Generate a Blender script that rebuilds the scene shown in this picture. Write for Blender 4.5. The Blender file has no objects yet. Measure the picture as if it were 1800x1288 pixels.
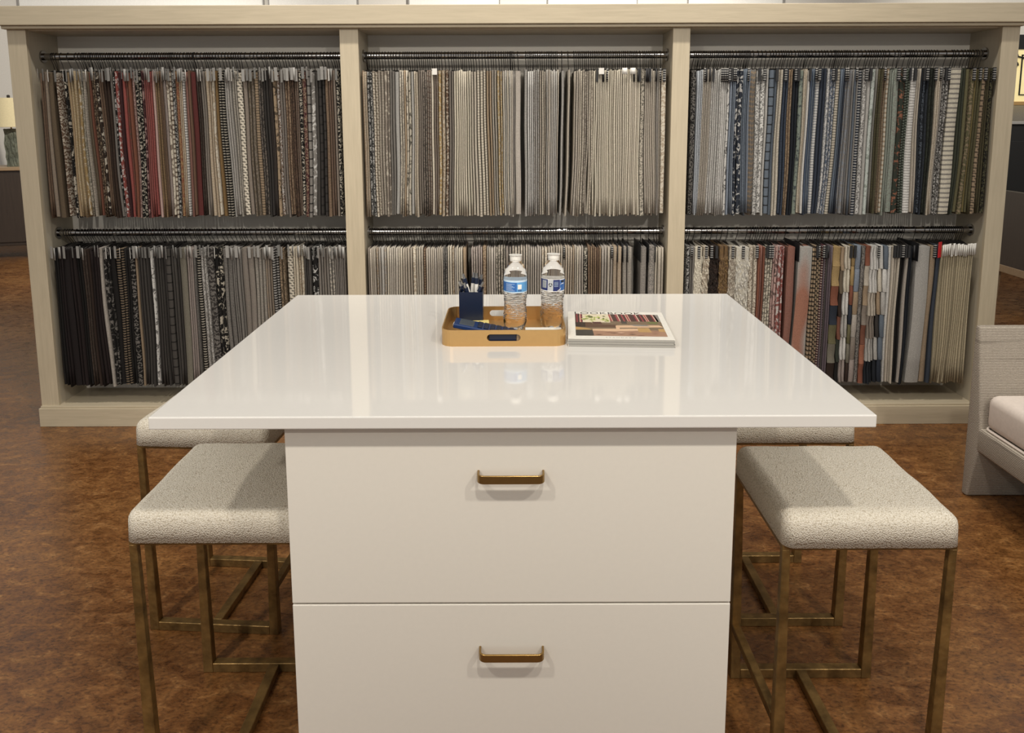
import bpy, bmesh, math, random
from mathutils import Vector, Matrix

random.seed(7)
sc = bpy.context.scene
COL = sc.collection

# ------------------------------------------------------------------ camera
cam_d = bpy.data.cameras.new('camera')
cam = bpy.data.objects.new('camera', cam_d)
COL.objects.link(cam)
cam_d.sensor_fit = 'HORIZONTAL'
cam_d.sensor_width = 36.0
cam_d.lens = 28.0
cam_d.shift_y = -0.1254
cam_d.clip_start = 0.05
cam_d.clip_end = 60
PITCH, YAW, ROLL = 0.1479, -0.00015, -0.00335
_f = Vector((math.sin(YAW)*math.cos(PITCH), math.cos(YAW)*math.cos(PITCH), -math.sin(PITCH)))
_r = Vector((math.cos(YAW), -math.sin(YAW), 0))
_u = _r.cross(_f)
_r2 = math.cos(ROLL)*_r + math.sin(ROLL)*_u
_u2 = -math.sin(ROLL)*_r + math.cos(ROLL)*_u
cam.matrix_world = Matrix(((_r2.x, _u2.x, -_f.x, 0), (_r2.y, _u2.y, -_f.y, 0), (_r2.z, _u2.z, -_f.z, 1.48), (0, 0, 0, 1)))
sc.camera = cam

# ------------------------------------------------------------------ world, lights, exposure
sc.view_settings.view_transform = 'Standard'
sc.view_settings.look = 'None'
sc.view_settings.gamma = 1.0
sc.view_settings.use_curve_mapping = False
sc.view_settings.exposure = -0.2
W = bpy.data.worlds.new('showroom')
sc.world = W
W.use_nodes = True
W.node_tree.nodes['Background'].inputs[0].default_value = (1.0, 0.965, 0.92, 1)
W.node_tree.nodes['Background'].inputs[1].default_value = 0.52

def spot(name, loc, aim, power, angle=80, blend=0.6, radius=0.07, col=(1.0, 0.935, 0.835)):
    d = bpy.data.lights.new(name, 'SPOT')
    d.energy = power; d.spot_size = math.radians(angle); d.spot_blend = blend
    d.shadow_soft_size = radius; d.color = col
    o = bpy.data.objects.new(name, d); COL.objects.link(o)
    o.location = loc
    o.rotation_euler = (Vector(aim)-Vector(loc)).to_track_quat('-Z', 'Y').to_euler()
    return o

for x in (-1.5, -0.5, 0.5, 1.5):              # track spots washing the sample rack
    spot('track_and_fill_spot', (x, 2.8, 3.6), (x*1.12, 3.97, 0.75), 135, 86, 1.0)
for x, ax in ((-1.5, -0.4), (0.35, 0.1), (1.7, 0.5)):   # track spots over the island
    spot('track_and_fill_spot', (x, -0.05, 3.3), (ax, 1.7, 0.6), 135, 80, 0.6)
for x in (-1.9, 1.9):                         # fill spots added behind the camera to brighten the rack's back panel
    spot('track_and_fill_spot', (x, -1.9, 3.1), (x*0.75, 3.9, 1.2), 210, 62, 0.7)
spot('track_and_fill_spot', (-2.6, 6.3, 3.3), (-5.2, 9.0, 1.4), 520, 110, 0.8)
spot('track_and_fill_spot', (1.0, 6.6, 3.3), (0.5, 9.5, 2.6), 650, 120, 0.8)
spot('track_and_fill_spot', (4.6, 7.0, 3.3), (5.9, 9.4, 1.9), 220, 90, 0.8)  # added fill spot, brightens the far wall at the right

# ------------------------------------------------------------------ mesh helpers
class MB:
    def __init__(s):
        s.v = []; s.f = []; s.m = []; s.cur = 0
    def add(s, vs, fs):
        b = len(s.v); s.v += [tuple(p) for p in vs]
        for f in fs:
            s.f.append(tuple(i+b for i in f)); s.m.append(s.cur)
        return s
    def box(s, x0, x1, y0, y1, z0, z1):
        return s.add([(x0,y0,z0),(x1,y0,z0),(x1,y1,z0),(x0,y1,z0),(x0,y0,z1),(x1,y0,z1),(x1,y1,z1),(x0,y1,z1)],
                     [(3,2,1,0),(4,5,6,7),(0,1,5,4),(1,2,6,5),(2,3,7,6),(3,0,4,7)])
    def hexa(s, b, t):                      # two quads (bottom, top), counter-clockwise from above
        return s.add(list(b)+list(t), [(3,2,1,0),(4,5,6,7),(0,1,5,4),(1,2,6,5),(2,3,7,6),(3,0,4,7)])
    def tube(s, pts, r, n=6, cap=True):
        rings = []; pts = [Vector(p) for p in pts]; up = None
        rr = r if isinstance(r, (list, tuple)) else [r]*len(pts)
        vs = []
        for i, p in enumerate(pts):
            d = (pts[min(i+1, len(pts)-1)]-pts[max(i-1, 0)]).normalized()
            if up is None:
                up = d.cross(Vector((0,0,1)))
                if up.length < 1e-3: up = d.cross(Vector((0,1,0)))
                up.normalize()
            up = (up - d*up.dot(d)).normalized(); w = d.cross(up)
            for k in range(n):
                a = 2*math.pi*k/n
                vs.append(p+(up*math.cos(a)+w*math.sin(a))*rr[i])
        fs = []
        for i in range(len(pts)-1):
            for k in range(n):
                fs.append((i*n+k, i*n+(k+1)%n, (i+1)*n+(k+1)%n, (i+1)*n+k))
        if cap:
            fs.append(tuple(range(n))[::-1]); fs.append(tuple(range((len(pts)-1)*n, len(pts)*n)))
        return s.add(vs, fs)
    def lathe(s, prof, n=32, c=(0,0,0), lob=None):
        vs = []
        for j, (r, z) in enumerate(prof):
            for k in range(n):
                a = 2*math.pi*k/n
                q = r if lob is None else lob(r, z, a)
                vs.append((c[0]+q*math.cos(a), c[1]+q*math.sin(a), c[2]+z))
        fs = []
        for j in range(len(prof)-1):
            for k in range(n):
                fs.append((j*n+k, j*n+(k+1)%n, (j+1)*n+(k+1)%n, (j+1)*n+k))
        fs.append(tuple(range(n))[::-1]); fs.append(tuple(range((len(prof)-1)*n, len(prof)*n)))
        return s.add(vs, fs)
    def prism(s, poly, axis, a, b):         # polygon in the two other axes, extruded a..b along axis
        n = len(poly)
        def P(q, t):
            return {0: (t, q[0], q[1]), 1: (q[0], t, q[1]), 2: (q[0], q[1], t)}[axis]
        vs = [P(q, a) for q in poly]+[P(q, b) for q in poly]
        fs = [tuple(range(n)), tuple(range(2*n-1, n-1, -1))]
        for i in range(n):
            j = (i+1) % n
            fs.append((i, i+n, j+n, j))
        return s.add(vs, fs)
    def build(s, name, mat, parent=None, smooth=False, bevel=0, seg=2, fix=True):
        me = bpy.data.meshes.new(name)
        me.from_pydata(s.v, [], s.f); me.update()
        for m in (mat if isinstance(mat, (list, tuple)) else [mat]):
            me.materials.append(m)
        if isinstance(mat, (list, tuple)):
            me.polygons.foreach_set('material_index', s.m)
        if bevel or fix:
            bm = bmesh.new(); bm.from_mesh(me)
            bmesh.ops.recalc_face_normals(bm, faces=bm.faces)
            if bevel:
                es = [e for e in bm.edges if len(e.link_faces) == 2 and e.calc_face_angle(0) > 0.5]
                bmesh.ops.bevel(bm, geom=es, offset=bevel, segments=seg, profile=0.5, affect='EDGES')
            bm.to_mesh(me); bm.free()
        if smooth:
            me.polygons.foreach_set('use_smooth', [True]*len(me.polygons))
            if smooth != 'all':
                try: me.set_sharp_from_angle(angle=math.radians(40))
                except Exception: pass
        o = bpy.data.objects.new(name, me); COL.objects.link(o)
        if parent: o.parent = parent
        return o

def tag(o, label, cat, group=None, kind=None):
    if label: o['label'] = label
    if cat: o['category'] = cat
    if group: o['group'] = group
    if kind: o['kind'] = kind
    return o

def thing(name, loc, label, cat, group=None, rz=0):
    o = bpy.data.objects.new(name, None); COL.objects.link(o)
    o.empty_display_size = 0.05
    o.location = loc; o.rotation_euler = (0, 0, rz)
    return tag(o, label, cat, group)

def struct(o, label=None):
    o['kind'] = 'structure'
    if label: o['label'] = label
    return o

# ------------------------------------------------------------------ material helpers
def hexc(h):
    h = h.lstrip('#')
    out = []
    for i in (0, 2, 4):
        c = int(h[i:i+2], 16)/255
        out.append(c/12.92 if c <= 0.04045 else ((c+0.055)/1.055)**2.4)
    return tuple(out)

class NM:
    def __init__(s, name):
        s.mat = bpy.data.materials.new(name); s.mat.use_nodes = True
        s.nt = s.mat.node_tree; s.b = s.nt.nodes['Principled BSDF']
    def n(s, t, **kw):
        x = s.nt.nodes.new(t)
        for k, v in kw.items():
            if k.startswith('i_'):
                x.inputs[k[2:].replace('_', ' ')].default_value = v
            else: setattr(x, k, v)
        return x
    def l(s, a, b): s.nt.links.new(a, b)
    def set(s, **kw):
        for k, v in kw.items():
            s.b.inputs[k.replace('_', ' ')].default_value = v
    def ramp(s, stops, src, interp='LINEAR'):
        r = s.n('ShaderNodeValToRGB'); r.color_ramp.interpolation = interp
        el = r.color_ramp.elements
        while len(el) < len(stops): el.new(0.5)
        for e, (p, c) in zip(el, stops):
            e.position = p; e.color = (*c, 1) if len(c) == 3 else c
        s.l(src, r.inputs[0]); return r.outputs[0]
    def coords(s, scale=(1,1,1)):
        t = s.n('ShaderNodeTexCoord'); m = s.n('ShaderNodeMapping'); m.inputs['Scale'].default_value = scale
        s.l(t.outputs['Object'], m.inputs[0]); return m.outputs[0]
    def noise(s, vec, scale, detail=3, rough=0.5, dist=0):
        x = s.n('ShaderNodeTexNoise'); x.inputs['Scale'].default_value = scale; x.inputs['Detail'].default_value = detail
        x.inputs['Roughness'].default_value = rough; x.inputs['Distortion'].default_value = dist
        s.l(vec, x.inputs['Vector']); return x.outputs['Fac']
    def bump(s, h, strength, dist=0.01):
        b = s.n('ShaderNodeBump'); b.inputs['Strength'].default_value = strength; b.inputs['Distance'].default_value = dist
        s.l(h, b.inputs['Height']); s.l(b.outputs[0], s.b.inputs['Normal'])
    def mix(s, fac, a, b, mode='MIX'):
        m = s.n('ShaderNodeMix', data_type='RGBA', blend_type=mode)
        for sock, v in ((m.inputs[0], fac), (m.inputs[6], a), (m.inputs[7], b)):
            if hasattr(v, 'is_output'): s.l(v, sock)
            else: sock.default_value = (*v, 1) if isinstance(v, tuple) and len(v) == 3 else v
        return m.outputs[2]

def flat(name, col, rough=0.5, metal=0.0, var=0.04, **kw):
    m = NM(name); m.set(Base_Color=(*col, 1), Roughness=rough, Metallic=metal)
    v = m.coords(); nz = m.noise(v, 90, 2)
    m.l(m.ramp([(0.3, tuple(c*(1-var) for c in col)), (0.7, tuple(min(1, c*(1+var)) for c in col))], nz), m.b.inputs['Base Color'])
    for k, val in kw.items(): m.b.inputs[k.replace('_', ' ')].default_value = val
    return m.mat

def woodwash(name, a, b, scale, rough=0.45):
    m = NM(name); v = m.coords(scale)
    n1 = m.noise(v, 6, 5, 0.6, 0.3); n2 = m.noise(m.coords(), 1.3, 2)
    c = m.ramp([(0.30, a), (0.72, b)], n1)
    c2 = m.mix(n2, tuple(x*0.93 for x in b), c)
    m.l(c2, m.b.inputs['Base Color']); m.set(Roughness=rough); m.bump(n1, 0.05, 0.002)
    return m.mat

M = {}
WA, WB_ = hexc('#a89c85'), hexc('#c2b59c')
M['wood_v'] = woodwash('cream_wood_upright', WA, WB_, (14, 14, 0.9))
M['wood_h'] = woodwash('cream_wood_level', WA, WB_, (0.9, 14, 14))
M['wood_in'] = woodwash('greige_panel', hexc('#d6d0c6'), hexc('#dfdad0'), (0.8, 10, 10), 0.6)
M['wood_in2'] = woodwash('greige_side', hexc('#b0a692'), hexc('#c0b6a2'), (12, 12, 0.8), 0.6)
M['white_top'] = flat('white_stone', hexc('#dddad5'), 0.05, 0, var=0.006)
M['white_top'].node_tree.nodes['Principled BSDF'].inputs['Specular IOR Level'].default_value = 0.85
M['white_lac'] = flat('white_lacquer', hexc('#e0dbd1'), 0.36, var=0.008)
M['brass'] = flat('brushed_brass', hexc('#9a7d4c'), 0.33, 0.9)
M['gold'] = flat('satin_gold', hexc('#c9a26a'), 0.36, 0.7, var=0.015)
M['chrome'] = flat('chrome', (0.36, 0.35, 0.34), 0.16, 1.0)
M['wire'] = flat('black_wire', hexc('#383533'), 0.4, 0.5)
M['black_card'] = flat('black_card', hexc('#1b1b1d'), 0.6)
M['grey_tab'] = flat('grey_tab', hexc('#94928e'), 0.5)
M['slate_tab'] = flat('slate_tab', hexc('#73726f'), 0.5)
M['white_card'] = flat('white_card', hexc('#d8d5cf'), 0.6)
M['red_card'] = flat('red_card', hexc('#c01820'), 0.5)
M['orange_card'] = flat('orange_card', hexc('#d98a1e'), 0.5)
M['navy'] = flat('navy_plastic', hexc('#0d1a33'), 0.32)
M['navy2'] = flat('blue_plastic', hexc('#15305e'), 0.35)
M['screen'] = flat('grey_screen', hexc('#4c5257'), 0.25)
M['white_pl'] = flat('white_plastic', hexc('#e4e1da'), 0.35)
M['black_pl'] = flat('black_plastic', hexc('#121216'), 0.3)
M['paper'] = flat('paper', hexc('#e6e2d8'), 0.6)
M['yellow'] = flat('yellow_paper', hexc('#e2cf80'), 0.7)
M['blackish'] = flat('black_fabric', hexc('#121212'), 0.7)

def bronze():
    m = NM('hammered_bronze'); v = m.coords()
    vo = m.n('ShaderNodeTexVoronoi'); vo.inputs['Scale'].default_value = 70; m.l(v, vo.inputs['Vector'])
    n = m.noise(v, 25, 3)
    m.l(m.ramp([(0.3, hexc('#66502e')), (0.7, hexc('#957747'))], n), m.b.inputs['Base Color'])
    m.set(Metallic=0.7, Roughness=0.42); m.bump(vo.outputs['Distance'], 0.3, 0.003)
    return m.mat
M['bronze'] = bronze()

def boucle():
    m = NM('cream_boucle'); v = m.coords()
    vo = m.n('ShaderNodeTexVoronoi'); vo.inputs['Scale'].default_value = 330; m.l(v, vo.inputs['Vector'])
    n = m.noise(v, 300, 2)
    c = m.ramp([(0.0, hexc('#e6e1d6')), (0.55, hexc('#dbd3c3')), (1.0, hexc('#a69a86'))], vo.outputs['Distance'])
    c = m.mix(m.ramp([(0.4, (0,0,0)), (0.6, (0.35,0.35,0.35))], n), c, hexc('#a89d88'))
    m.l(c, m.b.inputs['Base Color']); m.set(Roughness=0.95)
    b = m.n('ShaderNodeMath', operation='MULTIPLY'); b.inputs[1].default_value = -1; m.l(vo.outputs['Distance'], b.inputs[0])
    m.bump(b.outputs[0], 0.6, 0.003)
    return m.mat
M['boucle'] = boucle()

def floor_mat():
    m = NM('stained_concrete'); v = m.coords((1, 1.6, 1))
    n1 = m.noise(v, 1.5, 7, 0.62, 0.6); n2 = m.noise(v, 14, 9, 0.74, 0.7); n3 = m.noise(v, 75, 5, 0.65, 0.5)
    a = m.ramp([(0.32, hexc('#46290f')), (0.5, hexc('#704823')), (0.68, hexc('#8e663a'))], n1)
    b = m.ramp([(0.30, hexc('#2f1a0b')), (0.45, hexc('#603c1f')), (0.58, hexc('#855b32')), (0.72, hexc('#b58a58'))], n2)
    c = m.mix(0.6, a, b)
    pit = m.ramp([(0.36, (0.34, 0.31, 0.28)), (0.47, (0.95, 0.95, 0.95)), (0.62, (1.3, 1.28, 1.22))], n3)
    c = m.mix(0.75, c, pit, 'MULTIPLY')
    m.l(c, m.b.inputs['Base Color'])
    m.l(m.ramp([(0.3, (0.2,)*3), (0.7, (0.42,)*3)], n2), m.b.inputs['Roughness'])
    m.bump(n3, 0.06, 0.003)
    return m.mat
M['floor'] = floor_mat()

def weave():
    m = NM('corded_weave'); v = m.coords()
    w = m.n('ShaderNodeTexWave', bands_direction='Z'); w.inputs['Scale'].default_value = 52
    w.inputs['Distortion'].default_value = 1.2; w.inputs['Detail'].default_value = 2; w.inputs['Detail Scale'].default_value = 2.0
    m.l(v, w.inputs['Vector'])
    n = m.noise(m.coords((40, 40, 90)), 4, 4, 0.6); n2 = m.noise(m.coords((0.6, 0.6, 14)), 3, 2)
    c = m.ramp([(0.0, hexc('#857b70')), (0.5, hexc('#a59b8e')), (1.0, hexc('#bcb3a5'))], w.outputs['Fac'])
    c = m.mix(m.ramp([(0.35, (0,)*3), (0.7, (0.6,)*3)], n), c, hexc('#80766a'))
    c = m.mix(m.ramp([(0.60, (0,)*3), (0.68, (0.45,)*3)], n2), c, hexc('#5d554b'))
    m.l(c, m.b.inputs['Base Color']); m.set(Roughness=0.9)
    m.bump(w.outputs['Fac'], 0.45, 0.003)
    return m.mat
M['weave'] = weave()
M['cushion'] = flat('blush_upholstery', hexc('#d8ccc2'), 0.8)
M['wall'] = flat('white_paint', hexc('#dcd8d0'), 0.8)
M['panel'] = flat('white_panel', hexc('#ecebe6'), 0.6)
M['dark_wood'] = woodwash('dark_wood', hexc('#2c231d'), hexc('#40352c'), (10, 10, 0.8))
M['tan_wood'] = woodwash('tan_wood', hexc('#8a7358'), hexc('#a68d6e'), (1, 10, 10))
def lit_panel():
    m = NM('lit_cream_panel'); n = m.noise(m.coords(), 3, 2)
    c = m.ramp([(0.3, hexc('#e2cf92')), (0.7, hexc('#efe0ae'))], n)
    m.l(c, m.b.inputs['Base Color']); m.l(c, m.b.inputs['Emission Color']); m.b.inputs['Emission Strength'].default_value = 0.45
    return m.mat
M['lit_panel'] = lit_panel()
M['cream_shade'] = flat('cream_shade', hexc('#d9cca4'), 0.8)
def stone():
    m = NM('split_stone'); v = m.coords(); n = m.noise(v, 14, 6, 0.65)
    m.l(m.ramp([(0.3, hexc('#3d4036')), (0.7, hexc('#7c8070'))], n), m.b.inputs['Base Color']); m.set(Roughness=0.85); m.bump(n, 0.8, 0.03)
    return m.mat
M['stone'] = stone()
def glassy(name, ior, rough=0.0, col=(1,1,1)):
    m = NM(name); m.set(Base_Color=(*col, 1), Roughness=rough, IOR=ior); m.b.inputs['Transmission Weight'].default_value = 1.0
    return m.mat
M['water'] = glassy('clear_bottle', 1.33)

# ------------------------------------------------------------------ fabric materials, one per pattern
HEX = {'aubergine':'#211719','beige':'#c2b7a6','black':'#161515','blue':'#4a5970','blue-grey':'#8792a2','brown':'#6b5240',
'burgundy':'#55252b','canvas':'#bcae8c','charcoal':'#3a3634','cream':'#d6ccb8','dark-brown':'#35261e','dark-green':'#333a30',
'dark-grey':'#4b4743','dark-navy':'#1c222b','dark-olive':'#45402c','dark-red':'#6b2b28','denim':'#3b4350','dusty-red':'#935049',
'gold':'#b0925a','gold-olive':'#8a7a44','grey':'#85807a','grey-olive':'#7b7667','ivory':'#ddd4be','khaki':'#6a5a44',
'light-grey':'#b5b2ac','maroon':'#432024','mauve':'#6d5f68','mustard':'#8a6a38','navy':'#2b3341','olive':'#6b6644',
'olive-brown':'#6a5d4a','orange':'#a9684a','pink':'#c09c94','pink-grey':'#a3958e','red':'#93443c','rose':'#b06460',
'rose-brown':'#94665a','rust':'#8a5038','rust-brown':'#7b4a36','sage':'#8b978a','slate':'#64707e','stone':'#b6ada2','tan':'#a58d6f',
'taupe':'#8d8175','white':'#d9d7d2','white-blue':'#bcc3cb','white-green':'#c2cbc5'}
def mute(c, k=0.84):
    l = 0.3*c[0]+0.55*c[1]+0.15*c[2]
    return tuple(0.88*(l+(v-l)*k) for v in c)
FAB = {k: mute(hexc(v)) for k, v in HEX.items()}
PAT = {'p':'plain','s':'speckled','t':'ribbed','h':'striped','g':'checked','d':'blotched','z':'scrolled','b':'gridded',
       'k':'dashed','f':'shaggy','v':'colour-banded','c':'patchwork','w':'plain','n':'plain'}

def fabric_mat(pat, src):
    m = NM('fabric_%s_%s' % (PAT[pat], 'single' if src == 'OBJECT' else 'bulk'))
    def at(nm):
        a = m.n('ShaderNodeAttribute', attribute_type=src, attribute_name=nm); return a
    ca, cb, sd = at('ca').outputs['Color'], at('cb').outputs['Color'], at('sd').outputs['Fac']
    tc = m.n('ShaderNodeTexCoord')
    sv = m.n('ShaderNodeVectorMath', operation='SCALE'); sv.inputs[0].default_value = (3.1, 1.7, 2.3); m.l(sd, sv.inputs['Scale'])
    ad = m.n('ShaderNodeVectorMath', operation='ADD'); m.l(tc.outputs['Object'], ad.inputs[0]); m.l(sv.outputs[0], ad.inputs[1])
    v = ad.outputs[0]
    def wave(period, d, dist, ds=1.0, prof='SIN'):
        w = m.n('ShaderNodeTexWave', bands_direction=d, wave_profile=prof); w.inputs['Scale'].default_value = 0.314/period
        w.inputs['Distortion'].default_value = dist; w.inputs['Detail'].default_value = 2; w.inputs['Detail Scale'].default_value = ds
        m.l(v, w.inputs['Vector']); return w.outputs['Fac']
    def thr(x, a, b): return m.ramp([(a, (0,0,0)), (b, (1,1,1))], x)
    fine = m.noise(v, 300, 3, 0.7)
    if pat in 'pwn': fac = m.ramp([(0.35, (0,)*3), (0.75, (0.28,)*3)], m.noise(v, 160, 3, 0.6)); bs = 0.25
    elif pat == 's': fac = thr(m.noise(v, 150, 2, 0.6, 0.5), 0.47, 0.56); bs = 0.4
    elif pat == 't': fac = m.ramp([(0.3, (0,)*3), (0.8, (0.75,)*3)], wave(0.0075, 'Z', 3.0, 6)); bs = 0.5
    elif pat == 'h': fac = thr(wave(0.022, 'Z', 0.6), 0.62, 0.78); bs = 0.3
    elif pat == 'g':
        q = m.n('ShaderNodeMath', operation='MULTIPLY'); m.l(wave(0.0125, 'Z', 0.3), q.inputs[0]); m.l(wave(0.012, 'DIAGONAL', 0.3), q.inputs[1])
        fac = thr(q.outputs[0], 0.22, 0.34); bs = 0.3
    elif pat == 'd': fac = thr(m.noise(v, 44, 3, 0.6, 1.0), 0.53, 0.57); bs = 0.25
    elif pat == 'z': fac = thr(wave(0.022, 'Z', 10.0, 3.5), 0.55, 0.7); bs = 0.3
    elif pat == 'b': fac = thr(wave(0.042, 'Z', 0.3), 0.93, 0.97); bs = 0.3
    elif pat == 'k': fac = thr(wave(0.0125, 'Z', 1.8, 2.0), 0.60, 0.72); bs = 0.3
    elif pat == 'f': fac = thr(m.noise(v, 60, 4, 0.7, 1.0), 0.40, 0.66); bs = 0.8
    elif pat == 'v': fac = thr(wave(0.11, 'Y', 3.0, 0.6), 0.35, 0.65); bs = 0.3
    c = m.mix(fac, ca, m.mix({'d': 0.8, 'k': 0.62, 'z': 0.7, 'g': 0.75, 's': 0.75}.get(pat, 0.9), ca, cb))
    c = m.mix(m.ramp([(0.3, (0.0,)*3), (0.68, (0.7,)*3)], fine), c, m.mix(0.6, c, (0.02, 0.018, 0.016)))
    m.l(c, m.b.inputs['Base Color']); m.set(Roughness=0.92)
    m.b.inputs['Specular IOR Level'].default_value = 0.2
    m.bump(fine, bs, 0.003)
    return m.mat
FM = {p: fabric_mat(p, 'OBJECT') for p in 'pstghdzbkfv'}
FM['w'] = FM['n'] = FM['c'] = FM['p']
FG = {p: fabric_mat(p, 'GEOMETRY') for p in 'pstghdzbk'}
FG['n'] = FG['w'] = FG['p']

def dash_card():
    m = NM('black_card_white_dashes'); v = m.coords()
    w = m.n('ShaderNodeTexWave', bands_direction='Z'); w.inputs['Scale'].default_value = 0.314/0.0105; m.l(v, w.inputs['Vector'])
    m.l(m.ramp([(0.85, hexc('#17171a')), (0.92, hexc('#b5b3ae'))], w.outputs['Fac']), m.b.inputs['Base Color']); m.set(Roughness=0.6)
    return m.mat
M['dash'] = dash_card()

# ================================================================== the room
o = MB().box(-12, 12, -4, 9.6, -0.1, 0).build('floor', M['floor']); struct(o, 'mottled brown stained concrete floor')
o = MB().box(-12, 12, 9.6, 9.75, 0, 3.6).build('wall_back', M['wall']); struct(o, 'white far wall behind the sample rack')
PANELS = [(-5.74, -2.88), (-2.83, -1.78), (-1.20, -0.13), (0.42, 1.47), (2.05, 3.17)]
PL = ['widest white panel high on far wall, at the left', 'white wall panel above upper left rail of rack', 'white wall panel just left of the centre, above rack',
      'white wall panel just right of the centre, above rack', 'rightmost white wall panel, above upper right rail']
for (a, b), lab in zip(PANELS, PL):
    t = thing('wall_panel', (a, 9.6, 2.2), lab, 'wall panel', 'white panels on the far wall')
    MB().box(0.012, b-a-0.012, -0.03, 0, 0.012, 1.0).build('board', M['panel'], t, bevel=0.004)
    f = MB()
    for x in (0, b-a-0.012): f.box(x, x+0.012, -0.04, 0, 0, 1.0)
    f.box(0.012, b-a-0.012, -0.04, 0, 0, 0.012)
    f.build('edge_trim', M['grey_tab'], t)

# ================================================================== the sample rack
BX = [(-2.307, -2.2216), (-0.7871, -0.7013), (0.7393, 0.8186), (2.2447, 2.3261)]
YF, YB = 3.739, 4.0
rack = thing('sample_rack', (0, YF, 0), 'long cream washed wood display rack with three bays of hanging fabric samples', 'shelving')
def rk(mb, name, mat, par=rack, **kw):
    mb.v = [(x, y-YF, z) for x, y, z in mb.v]; return mb.build(name, mat, par, **kw)
rk(MB().box(-2.325, 2.345, YF-0.045, YB+0.04, 1.907, 1.992), 'top_rail', M['wood_h'], bevel=0.003)
rk(MB().box(-2.315, 2.335, YF-0.028, YB+0.03, 1.893, 1.907), 'cornice_strip', M['wood_h'], bevel=0.003)
for a, b in BX:
    rk(MB().box(a, b, YF, YF+0.022, 0.1, 1.893), 'post', M['wood_v'], bevel=0.002)
for k, (a, b) in enumerate(BX):
    if k == 0: a2, b2 = a+0.006, b-0.002
    elif k == 3: a2, b2 = a+0.002, b-0.006
    else: a2, b2 = a+0.002, b-0.002
    rk(MB().box(a2, b2, YF+0.022, YB, 0.1, 1.893), 'divider', M['wood_in2'])
rk(MB().box(-2.30, 2.32, YB, YB+0.02, 0.0, 1.893), 'back_panel', M['wood_in'])
for i in range(3):
    rk(MB().box(BX[i][1], BX[i+1][0], YF+0.022, YB, 1.888, 1.893), 'bay_soffit', M['wood_h'])
rk(MB().box(-2.312, 2.332, YF-0.02, YB, 0.0, 0.092), 'plinth', M['wood_h'], bevel=0.002)
rk(MB().box(-2.306, 2.326, YF-0.012, YB, 0.092, 0.102), 'bottom_shelf', M['wood_h'], bevel=0.002)
rk(MB().box(-2.318, -2.307, YF+0.02, YB, 0.102, 0.21), 'skirting_return', M['wood_v'])
rk(MB().box(-2.318, -2.307, YF+0.02, YB, 1.72, 1.893), 'side_batten', M['wood_v'])
ROD_Y = 3.862
RODZ = {'T': 1.780, 'L': 0.938}
for i in range(3):
    for row in 'TL':
        z = RODZ[row]; a, b = BX[i][1]-0.002, BX[i+1][0]+0.002
        r = rk(MB().tube([(a, ROD_Y, z), (b, ROD_Y, z)], 0.0165, 16), 'hanging_rail', M['chrome'], smooth=True)
        for x0, x1 in ((a, a+0.008), (b-0.008, b)):
            rk(MB().tube([(x0, ROD_Y, z), (x1, ROD_Y, z)], 0.029, 20), 'rail_flange', M['chrome'], par=r, smooth=True)

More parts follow.
